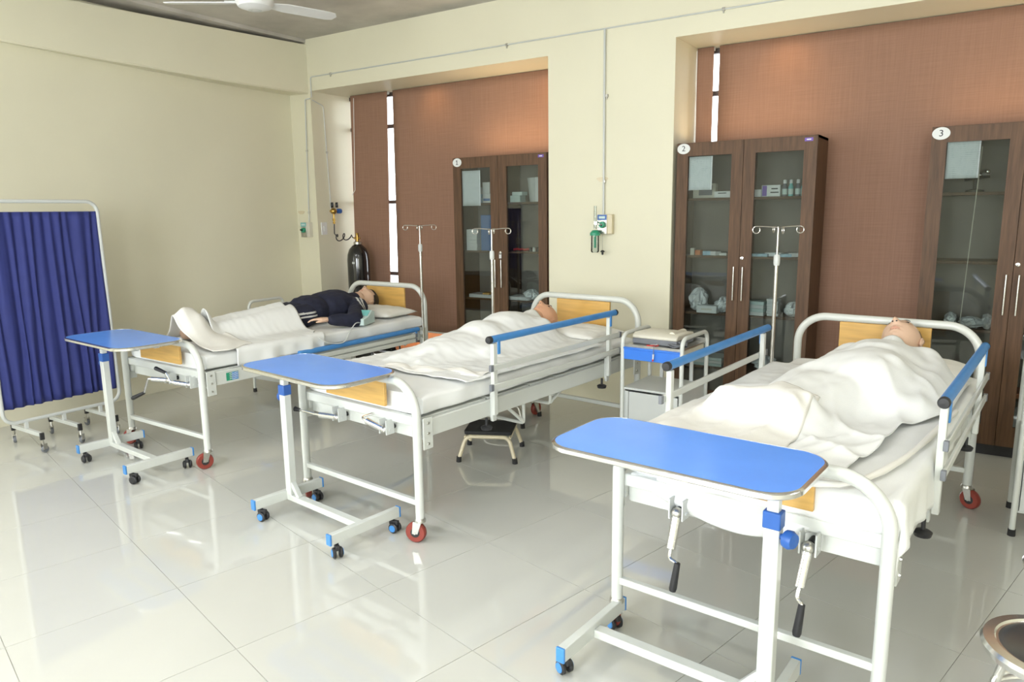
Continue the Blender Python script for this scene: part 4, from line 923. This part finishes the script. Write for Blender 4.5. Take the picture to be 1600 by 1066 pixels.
# cabinet 1
for k in range(3): bx('medicine_box', 0, 0.115 + 0.095 * k, Z1, (0.085, 0.09, 0.075), (M_lcard, M_lcard, M_pcard)[k], ('light blue box leftmost on the top shelf of cabinet 1', 'second light blue box on the top shelf of cabinet 1', 'white box beside two light blue boxes in cabinet 1')[k], group='boxes on the top shelf of cabinet 1', band=(0, 0.35, 0.07, 0.02), bm=M_bcard)
bx('medicine_box', 0, 0.185, Z1 + 0.0755, (0.10, 0.09, 0.06), M_pcard, 'white box stacked on the two light blue boxes in cabinet 1'); bx('medicine_box', 0, 0.30, Z1 + 0.0755, (0.075, 0.09, 0.10), M_pcard, 'taller white box stacked on the right in cabinet 1, top shelf')
for k in range(6): bx('carton', 0, 0.145, Z2 + 0.031 * k, (0.115, 0.12, 0.030), M_pcard, ('lowest', 'second lowest', 'third lowest', 'third highest', 'second highest', 'topmost')[k] + ' white carton in the tall stack in cabinet 1', rz=random.uniform(-0.03, 0.03), group='stack of white cartons in cabinet 1')
bx('file_box', 0, 0.30, Z2, (0.12, 0.22, 0.31), M_bcard, 'tall dark blue file box beside the carton stack in cabinet 1', 0.16)
for k, (x, h) in enumerate(((0.60, 0.055), (0.62, 0.03))): bx('medicine_box', 0, x, Z1 + (0.0 if k == 0 else 0.0555), (0.10, 0.09, h), M_pale, 'small mint box in cabinet 1, right door, ' + ('lower one' if k == 0 else 'upper one'))
bn = obj('grey_bin', MB().lathe([(0, 0), (0.075, 0), (0.095, 0.20), (0.092, 0.20), (0.072, 0.004), (0, 0.004)], n=28), M_white2); at(bn, (CX[0] + 0.755, 4.09, Z1)); tag(bn, 'round grey bin on the top shelf of cabinet 1', 'bin')
bx('upright_card', 0, 0.83, Z1, (0.05, 0.004, 0.20), M_pcard, 'narrow white card standing at the right of cabinet 1', 0.05, cat='card')
rb = obj('red_tube', MB().tube([(0.55 + 0.03 * k, 0.10 + 0.01 * math.sin(k), 0.012 + 0.006 * (k % 2)) for k in range(9)], 0.010, 8), M_redp); at(rb, (CX[0], 3.905, Z2)); tag(rb, 'red rubber tube lying on the second shelf of cabinet 1', 'tube')
for k in range(4):
    v = obj('vial', MB().lathe([(0, 0), (0.013, 0), (0.013, 0.024), (0.009, 0.028), (0.010, 0.036), (0, 0.036)], n=12), M_pcard if k % 2 else M_ink); at(v, (CX[0] + 0.745 + 0.034 * k, 3.97, Z2)); tag(v, ('dark vial leftmost', 'white vial second', 'dark vial third', 'white vial rightmost')[k] + ' in the short row of vials in cabinet 1', 'vial', 'vials in cabinet 1')
def bundle(cab, x, z, w, h, label, m=None, seed=1, dy=0.12, d=0.2, cat='package'):
    def mk(u, v):
        t = 2 * PI * u; p = PI * v; n = 0.75 + 0.40 * noise.noise(Vector((math.cos(t) * 2.6 + seed, math.sin(t) * 2.6, v * 5))) + 0.22 * noise.noise(Vector((math.cos(t) * 7 + seed, math.sin(t) * 7, v * 13)))
        return Vector((w / 2 * math.cos(t) * math.sin(p) * n, d / 2 * math.sin(t) * math.sin(p) * n, max(0.0, h / 2 - h / 2 * math.cos(p) * (0.9 + 0.2 * n))))
    o = obj('wrapped_bundle', MB().grid(mk, 26, 14), m or M_bag, smooth=False); at(o, (CX[cab] + x, 3.905 + dy, z)); tag(o, label, cat)
for s, x in ((0, 0.24), (1, 0.62)):
    t = obj('instrument_tray', MB().prism(rrect(0.30 if s == 0 else 0.22, 0.18, 0.03), 0, 0.03), M_pcard, bevel=0.004); at(t, (CX[0] + x, 4.03, Z3)); tag(t, ('long white tray behind the left glass, third shelf of cabinet 1', 'short white tray behind the right glass, third shelf of cabinet 1')[s], 'tray')
bx('yellow_packet', 0, 0.285, Z3 + 0.031, (0.07, 0.08, 0.016), M_ply, 'small yellow packet on the long white tray in cabinet 1', 0.08, cat='packet')
bundle(0, 0.72, Z3, 0.17, 0.09, 'clear wrapped bundle beside the trays in cabinet 1', seed=3, d=0.14)
# cabinet 2
fr = bx('framed_box', 1, 0.165, Z1, (0.17, 0.05, 0.105), M_beige, 'yellowish framed box on the top shelf of cabinet 2', 0.14); obj('window_panel', MB().box((0.01, -0.0258, 0.055), (0.10, 0.001, 0.07)), M_grey, fr, smooth=False)
bx('medicine_box', 1, 0.315, Z1, (0.115, 0.08, 0.045), M_pcard, 'low white box right of the framed box in cabinet 2', 0.10, band=(0.0, 0.7, 0.06, 0.006), bm=M_ink)
bx('medicine_box', 1, 0.565, Z1, (0.045, 0.07, 0.05), M_pcard, 'tiny white box at the left of the right door in cabinet 2')
pb = bx('medicine_box', 1, 0.655, Z1, (0.125, 0.07, 0.078), M_pcard, 'white box with a purple printed corner in cabinet 2', 0.09, band=(-0.042, 0.5, 0.03, 0.07))
for k in range(2): obj('printed_line', MB().box((0.025, -0.0356, 0.028 + 0.025 * k), (0.055 - 0.012 * k, 0.001, 0.008)), M_ink, pb, smooth=False)
for k in range(4):
    B_ = thing('bottle', ('first', 'second', 'third', 'fourth')[k] + ' small white-capped bottle from the left on the top shelf of cabinet 2', 'bottle', (CX[1] + 0.742 + (0.0, 0.040, 0.086, 0.124)[k], 3.985, Z1), 0, 'white-capped bottles in cabinet 2')
    obj('flask', MB().lathe([(0, 0), (0.017, 0), (0.0175, 0.06), (0.010, 0.078), (0.009, 0.088), (0, 0.088)], n=16), M_teal if k % 2 else M_grey, B_); obj('cap', MB().lathe([(0, 0.112), (0.0115, 0.111), (0.012, 0.086), (0, 0.086)], n=16), M_lens, B_); obj('label_band', MB().lathe([(0.0178, 0.012), (0.0178, 0.05)], n=16), M_pale, B_)
for k, (x, m, d) in enumerate(((0.10, M_beige, (0.03, 0.05, 0.05)), (0.145, M_orange, (0.04, 0.05, 0.036)), (0.205, M_lcard, (0.06, 0.05, 0.03)), (0.27, M_pcard, (0.05, 0.06, 0.028)), (0.325, M_pcard, (0.05, 0.05, 0.018)))):
    bx('small_pack', 1, x, Z2, d, m, ('beige pack leftmost', 'orange pack', 'light blue pack', 'white pack behind the left glass', 'flat white pack at the right end')[k] + ' on the second shelf of cabinet 2', rz=random.uniform(-0.4, 0.4), cat='packet', group='small packs in cabinet 2')
for k in range(4):
    bx('flat_packet', 1, 0.60 + 0.075 * k, Z2 + 0.0, (0.11, 0.12, 0.020 + 0.006 * (k % 2)), M_bag if k % 2 else M_lcard, ('leftmost', 'second', 'third', 'rightmost')[k] + ' flat plastic packet on the second shelf of cabinet 2, right door', 0.10 + 0.05 * (k % 2), rz=0.1 * k, cat='packet', group='flat packets in cabinet 2')
bundle(1, 0.15, Z3, 0.17, 0.17, 'crumpled clear plastic bundle, larger one, in cabinet 2', seed=5); bundle(1, 0.335, Z3, 0.14, 0.11, 'crumpled clear plastic bundle, smaller one, in cabinet 2', seed=8)
bx('gauze_pack', 1, 0.245, Z3, (0.15, 0.07, 0.055), M_pcard, 'white gauze pack before the plastic bundles in cabinet 2', 0.045, band=(0.0, 0.5, 0.08, 0.012), bm=M_beige, cat='packet')
for k in range(4): bx('gauze_pack', 1, 0.59, Z3 + 0.0255 * k, (0.12, 0.10, 0.025), M_pale if k % 2 else M_pcard, ('lowest', 'second', 'third', 'top')[k] + ' gauze pack of the stack behind the right door of cabinet 2', 0.09, rz=random.uniform(-0.1, 0.1), cat='packet', group='gauze stack in cabinet 2')
for k in range(7): bx('kidney_pack', 1, 0.70, Z3 + 0.0175 * k, (0.075, 0.09, 0.017), M_pcard, ('bottom', 'second', 'third', 'fourth', 'fifth', 'sixth', 'top')[k] + ' thin pack of the tallest stack in cabinet 2', 0.11, rz=random.uniform(-0.12, 0.12), cat='packet', group='thin pack stack in cabinet 2')
bundle(1, 0.83, Z3, 0.13, 0.10, 'plastic wrapped bundle at the right end of the third shelf in cabinet 2', seed=12)
for k in range(3): bx('folded_cloth', 1, 0.24, Z4 + 0.022 * k, (0.24, 0.2, 0.021), M_pale if k != 1 else M_pcard, ('lower', 'middle', 'upper')[k] + ' folded pale cloth on the low shelf of cabinet 2', 0.15, cat='cloth', group='folded cloths in cabinet 2')
bundle(1, 0.66, Z4, 0.2, 0.10, 'pale bundle on the low shelf of cabinet 2', seed=15)
# cabinet 3
ch = thing('chrome_instrument', 'shiny metal instrument on the top shelf of cabinet 3', 'instrument', (CX[2] + 0.245, 4.03, Z1)); obj('stand', MB().lathe([(0, 0), (0.05, 0), (0.05, 0.012), (0.012, 0.02), (0.012, 0.10), (0, 0.10)], n=20), M_black, ch); obj('head', MB().cyl((-0.06, 0, 0.09), (0.07, 0, 0.11), 0.026), M_black, ch)
for k in range(4): obj('knob', MB().ell((-0.05 + 0.036 * k, -0.022, 0.10 + 0.02 * (k % 2)), (0.014, 0.014, 0.014), 12), M_chrome, ch)
rod = obj('thin_rod', MB().cyl((0, 0, 0), (0.03, 0.0, 1.10), 0.003, n=6), M_beige); at(rod, (CX[2] + 0.235, 3.935, Z3)); tag(rod, 'thin pale rod leaning upright inside cabinet 3', 'rod')
bundle(2, 0.18, Z3, 0.09, 0.09, 'clear plastic bottle lying on the third shelf of cabinet 3', M_bag, 20); bundle(2, 0.29, Z3, 0.17, 0.07, 'crumpled plastic bag on the third shelf of cabinet 3', M_bag, 22); bundle(2, 0.375, Z3, 0.08, 0.09, 'small white wrapped lump at the end of the third shelf of cabinet 3', M_pcard, 24)
bx('grey_crate', 2, 0.64, Z0, (0.20, 0.25, 0.17), M_white2, 'grey storage box low behind the right door of cabinet 3', 0.16)
bx('pink_folder', 2, 0.62, Z4 + 0.15 * 0, (0.16, 0.2, 0.03), M_orange, 'flat pinkish folder on the low shelf of cabinet 3', 0.14, cat='folder')

# ================================================================== OXYGEN CYLINDER, REGULATOR, PIPES
cy = thing('oxygen_cylinder', 'tall glossy black gas cylinder standing in the corner by the blinds', 'gas cylinder', (-3.24, 4.085, 0))
obj('body', MB().lathe([(0, 0), (0.108, 0.0), (0.114, 0.012), (0.114, 1.06), (0.108, 1.12), (0.088, 1.175), (0.055, 1.21), (0.036, 1.222), (0.036, 1.25), (0, 1.25)], n=40), M_cyl, cy)
obj('neck_ring', MB().lathe([(0.036, 1.222), (0.040, 1.224), (0.040, 1.245), (0.030, 1.25)], n=24), M_steel, cy)
obj('stencil_mark', MB().grid(lambda u, v: Vector((0.1145 * math.sin(0.2 + 0.25 * u), -0.1145 * math.cos(0.2 + 0.25 * u), 1.03 + 0.02 * v)), 8, 2), M_white2, cy)
obj('valve', MB().cyl((0, 0, 1.25), (0, 0, 1.32), 0.014).cyl((-0.035, -0.01, 1.285), (0.03, 0.01, 1.285), 0.010).box((0, 0, 1.325), (0.022, 0.022, 0.022)), M_brass, cy, bevel=0.002)
rg = thing('pressure_regulator', 'brass pressure regulator with two dials on the reveal beside the cylinder', 'regulator', (-3.565, 4.045, 1.56), PI / 2)
obj('body', MB().ell((0, -0.045, 0), (0.035, 0.035, 0.032), 16).cyl((0, -0.045, -0.02), (0, -0.045, -0.13), 0.010, n=10).cyl((0, -0.045, -0.075), (0, -0.045, -0.10), 0.017, n=6).cyl((0, -0.045, -0.11), (0, -0.045, -0.125), 0.015, n=6).cyl((0, 0, 0), (0, -0.05, 0), 0.013, n=10), M_brass, rg)
for s in (-1, 1):
    g = obj('gauge', MB().lathe([(0, -0.012), (0.026, -0.012), (0.028, 0.012), (0.024, 0.014), (0, 0.013)], (s * 0.032, -0.06, 0.062), (0.75, -0.66, 0), 20), M_black, rg); obj('dial', MB().lathe([(0, 0.0152), (0.022, 0.0145)], (s * 0.032, -0.06, 0.062), (0.75, -0.66, 0), 18), M_pcard, g)
obj('adjusting_knob', MB().lathe([(0, 0.075), (0.022, 0.073), (0.026, 0.06), (0.024, 0.030), (0.012, 0.028), (0.012, 0.0)], (0.02, -0.045, 0), (1, -0.2, 0), 14), M_bluedk, rg)
hp = []
hp += [(-3.52, 4.045, 1.43), (-3.52, 4.04, 1.33)]
for k in range(34):
    t = k / 33; hp.append((-3.50 + 0.20 * t + 0.035 * math.cos(t * 4 * PI), 4.03, 1.285 + 0.02 * t + 0.035 * math.sin(t * 4 * PI + 0.4)))
hp += [(-3.29, 4.07, 1.29), (-3.27, 4.076, 1.286)]
hs = obj('supply_hose', MB().tube(hp, 0.0055, 8), M_black); tag(hs, 'thin dark looped hose from the regulator to the cylinder', 'hose')
# gas pipes
def pipe(pts, label, r=0.0055, clips=()):
    p = thing('gas_pipe', label, 'pipe', (0, 0, 0), 0, 'copper gas pipes painted pale'); obj('tube', MB().tube(fillet(pts, 0.02, 4), r, 10), M_white2, p)
    for c in clips: obj('clip', MB().box(c, (0.020, 0.016, 0.022)).box((c[0], c[1], c[2] - 0.016), (0.008, 0.01, 0.02)), M_steel, p, bevel=0.002)
yp = YB - 0.012
pipe([(-3.54, yp, 2.665), (-3.54, yp, 2.856), (4.1, yp, 2.862)], 'long horizontal gas pipe along the lintel', clips=((-3.26, yp, 2.855), (-1.23, yp, 2.857), (0.53, yp, 2.86)))
pipe([(-0.355, yp - 0.002, 2.858), (-0.352, yp - 0.002, 1.49)], 'vertical gas pipe down the middle of the central pillar', 0.0085, clips=((-0.335, yp, 2.38), (-0.348, yp, 1.75)))
pipe([(-3.565, yp, 2.655), (-3.635, yp, 2.655), (-3.685, yp, 1.45)], 'gas pipe drop on the corner pillar to the wall outlet', 0.006, clips=((-3.655, yp, 2.16), (-3.68, yp, 1.55)))
pipe([(-3.558, 3.88, 2.645), (-3.558, 4.02, 2.60), (-3.558, 4.045, 1.66), (-3.558, 4.045, 1.58)], 'thin gas pipe on the reveal down to the regulator', 0.005, clips=((-3.558, 4.035, 2.15),))
# wall outlets
def outlet(x, z, label, flow):
    o = thing('gas_outlet', label, 'wall outlet', (x, YB, z), 0, 'gas outlets on the pillars')
    obj('back_box', MB().box((0.012, -0.022, 0), (0.115, 0.044, 0.150)), M_cream_tube if flow else M_beige, o, bevel=0.004)
    obj('face_plate', MB().box((-0.012, -0.047, 0), (0.082, 0.008, 0.150)), M_steel, o, bevel=0.002)
    lb = obj('face_label', MB().box((-0.012, -0.0515, 0.052), (0.078, 0.001, 0.040)), M_teal if not flow else M_bluedk, o, smooth=False)
    obj('label_print', MB().box((-0.012, -0.0523, 0.052), (0.052, 0.001, 0.018)), M_pale, lb, smooth=False)
    obj('socket', MB().lathe([(0.010, 0.026), (0.022, 0.024), (0.025, 0.012), (0.025, 0.0)], (-0.006, -0.05, -0.004), (0, -1, 0), 20), M_green, o)
    obj('release_knob', MB().lathe([(0, 0.03), (0.009, 0.028), (0.010, 0.0)], (-0.028, -0.05, 0.0), (0, -1, 0), 12), M_black if not flow else M_steel, o)
    obj('screw', MB().lathe([(0, 0.004), (0.006, 0.003), (0.007, 0)], (-0.006, -0.051, -0.055), (0, -1, 0), 10), M_chrome, o)
    return o
outlet(-3.720, 1.375, 'green-knobbed gas outlet on the corner pillar', False); outlet(-0.335, 1.425, 'green-knobbed gas outlet with blue label on the central pillar', True)
fl = thing('humidifier_flask', 'green flow meter and clear humidifier flask hanging at the central pillar outlet', 'humidifier', (-0.388, YB - 0.085, 1.33))
obj('flow_tube', MB().cyl((0.0, 0, 0.06), (0.0, 0, 0.235), 0.010), M_clear, fl); obj('flow_base', MB().box((0.008, 0.01, 0.105), (0.03, 0.045, 0.03)), M_chrome, fl, bevel=0.003)
obj('flask_lid', MB().lathe([(0, 0.022), (0.022, 0.02), (0.040, 0.0), (0.040, -0.02), (0, -0.02)], (0, 0, 0.03), n=20), M_green, fl); obj('stem', MB().cyl((0, 0, 0.01), (0, 0, -0.085), 0.008), M_green, fl)
obj('flask', MB().lathe([(0.030, 0.01), (0.032, -0.11), (0.026, -0.12), (0, -0.12)], n=20), M_clear, fl)
cn = thing('hanging_connector', 'small black connector hanging on a thin wire below the central outlet', 'connector', (-0.338, YB - 0.055, 1.205)); obj('wire', MB().cyl((0, 0, 0.02), (0, 0.0, 0.16), 0.0016, n=5), M_steel, cn); obj('plug', MB().lathe([(0, 0.022), (0.008, 0.02), (0.020, 0.010), (0.008, 0.004), (0.008, -0.012), (0, -0.016)], n=12), M_black, cn)
# light switch on the reveal
sw = thing('switch_plate', 'small white switch plate on the reveal near the regulator', 'switch', (XC, 3.945, 1.385), PI / 2); obj('plate', MB().box((0, -0.006, 0), (0.075, 0.012, 0.125)), M_lens, sw, bevel=0.003); obj('rocker', MB().box((0, -0.014, 0.0), (0.025, 0.006, 0.05)), M_pcard, sw, bevel=0.002)
# rough plaster patches around the clips
for x, z in ((-0.37, 1.765), (-3.805, 1.55)):
    p = obj('plaster_patch', MB().prism([(0.045 * math.cos(t) * (1 + 0.25 * math.sin(3 * t)), 0.022 * math.sin(t) * (1 + 0.2 * math.cos(2 * t))) for t in [2 * PI * k / 18 for k in range(18)]], -0.003, 0.0, 'Y'), M_cream_tube); at(p, (x, YB, z)); tag(p, 'small rough plaster patch on the ' + ('central' if x > -1 else 'corner') + ' pillar', 'plaster patch')

# ================================================================== CEILING FAN
fa = thing('ceiling_fan', 'white three-blade ceiling fan at the top edge of the photo', 'fan', (-1.772, 1.847, 2.825))
obj('motor', MB().lathe([(0, -0.045), (0.05, -0.042), (0.10, -0.025), (0.115, 0.0), (0.115, 0.02), (0.09, 0.045), (0.03, 0.055), (0, 0.055)], n=32), M_lens, fa)
obj('vent_ring', MB().lathe([(0.018, -0.0455), (0.030, -0.0465), (0.042, -0.044)], n=24), M_white2, fa)
obj('down_rod', MB().cyl((0, 0, 0.05), (0, 0, 0.36), 0.012), M_lens, fa); obj('canopy', MB().lathe([(0.012, 0.28), (0.05, 0.32), (0.06, 0.387), (0, 0.387)], n=24), M_lens, fa)
for ang in (74, 216, 325):
    R_ = Matrix.Rotation(math.radians(ang), 3, 'Z') @ Matrix.Rotation(math.radians(-10), 3, 'X')
    poly = [(0.10, -0.035), (0.20, -0.060), (0.47, -0.060), (0.525, -0.050), (0.55, -0.01), (0.54, 0.04), (0.49, 0.055), (0.20, 0.055), (0.10, 0.035)]
    mb = MB().prism(poly, -0.003, 0.003); mb.v = [R_ @ v for v in mb.v]; bl_ = obj('blade', mb, M_lens, fa, bevel=0.001)
    mb = MB().box((0.13, 0, 0.008), (0.10, 0.03, 0.008)); mb.v = [R_ @ v for v in mb.v]; obj('blade_iron', mb, M_white2, bl_)

# ================================================================== STOOLS
ss = thing('step_stool', 'low step stool with black rubber top and cream legs under the middle bed', 'step stool', (-0.395, 2.345, 0), math.radians(25))
obj('step_top', MB().prism(rrect(0.30, 0.26, 0.02, 4), 0.165, 0.188), M_rubber, ss, bevel=0.004)
for y in (-0.15, 0.15): obj('leg_frame', MB().tube(fillet([(-0.175, y * 1.12, 0.02), (-0.135, y * 0.9, 0.155), (0.135, y * 0.9, 0.155), (0.175, y * 1.12, 0.02)], 0.05, 8), 0.012, 12), M_cream_tube, ss)
for x in (-0.14, 0.14): obj('side_brace', MB().cyl((x, -0.135, 0.15), (x, 0.135, 0.15), 0.009, n=8), M_cream_tube, ss)
for x in (-0.175, 0.175):
    for y in (-0.168, 0.168): obj('rubber_foot', MB().cyl((x * 1.01, y, 0.0), (x, y, 0.034), 0.0165, 0.0155), M_rubber, ss)
s2 = thing('step_stool', 'second step stool standing in the shade behind the first one', 'step stool', (-0.72, 3.05, 0), math.radians(10))
obj('step_top', MB().prism(rrect(0.30, 0.26, 0.02, 4), 0.165, 0.188), M_rubber, s2, bevel=0.004)
for y in (-0.15, 0.15): obj('leg_frame', MB().tube(fillet([(-0.175, y * 1.12, 0.02), (-0.135, y * 0.9, 0.155), (0.135, y * 0.9, 0.155), (0.175, y * 1.12, 0.02)], 0.05, 8), 0.012, 12), M_steel, s2)
for x in (-0.175, 0.175):
    for y in (-0.168, 0.168): obj('rubber_foot', MB().cyl((x * 1.01, y, 0.0), (x, y, 0.034), 0.0165, 0.0155), M_rubber, s2)
def round_stool(x, y, zs, label, rad=0.165):
    t = thing('round_stool', label, 'stool', (x, y, 0), 0.4, 'round chrome stools')
    obj('seat_pan', MB().lathe([(0, zs - 0.035), (rad - 0.02, zs - 0.035), (rad - 0.004, zs - 0.026), (rad, zs - 0.010), (rad - 0.006, zs), (rad - 0.03, zs + 0.002), (rad - 0.034, zs - 0.003), (0, zs - 0.004)], n=48), M_chrome, t)
    obj('seat_pad', MB().lathe([(0, zs + 0.004), (rad - 0.06, zs + 0.003), (rad - 0.036, zs - 0.004)], n=40), M_pad, t)
    for k in range(4):
        a_ = PI / 4 + k * PI / 2; c, s = math.cos(a_), math.sin(a_)
        obj('leg', MB().tube([(0.10 * c, 0.10 * s, zs - 0.03), (0.185 * c, 0.185 * s, 0.02)], 0.011, 10), M_chrome, t); obj('rubber_foot', MB().cyl((0.187 * c, 0.187 * s, 0.0), (0.182 * c, 0.182 * s, 0.045), 0.017, 0.015), M_rubber, t)
    for rr, z in ((0.128, 0.305), (0.136, 0.280)): obj('foot_ring', MB().tube([(rr * math.cos(q * PI / 20), rr * math.sin(q * PI / 20), z) for q in range(40)], 0.007, 8, closed=True), M_chrome, t)
    return t
round_stool(2.395, 0.79, 0.45, 'chrome round stool at the right edge of the photo')
round_stool(2.50, 1.33, 0.45, 'round stool farther back, just showing at the right edge')

# ================================================================== BEDSIDE MONITOR ON THE FIRST BED
w = bl(1, 0.375, 1.40, 0.706); mo = thing('pressure_monitor', 'pale mint blood pressure monitor on the edge of the leftmost bed', 'monitor', w, BED[1][1] + 0.35)
obj('case', MB().prism([(-0.10, 0.0), (0.09, 0.0), (0.09, 0.085), (0.05, 0.098), (-0.02, 0.058), (-0.10, 0.05)], -0.055, 0.055, 'X'), M_pale, mo, bevel=0.004)
obj('screen', MB().bar((0, -0.012, 0.0645), (0, 0.043, 0.0975), 0.085, 0.004), M_teal, mo, bevel=0.001)
hs = [(-0.0, -0.02, 0.02)]
ph = [bl(1, *p) for p in ((0.425, 1.33, 0.725), (0.455, 1.25, 0.735), (0.47, 1.18, 0.69), (0.512, 1.08, 0.63), (0.515, 0.98, 0.632), (0.50, 0.90, 0.66), (0.44, 0.87, 0.715), (0.38, 0.93, 0.718))]
cv = []
for i in range(len(ph) - 1):
    p0, p1, p2, p3 = ph[max(i - 1, 0)], ph[i], ph[i + 1], ph[min(i + 2, len(ph) - 1)]
    for k in range(6):
        t = k / 6; cv.append(0.5 * ((2 * p1) + (p2 - p0) * t + (2 * p0 - 5 * p1 + 4 * p2 - p3) * t * t + (3 * p1 - p0 - 3 * p2 + p3) * t ** 3))
ho = obj('monitor_hose', MB().tube(cv, 0.004, 8), M_white2); tag(ho, 'thin grey hose curling from the blood pressure monitor over the blue rail', 'hose')
bpy.data.scenes.remove(TMP)
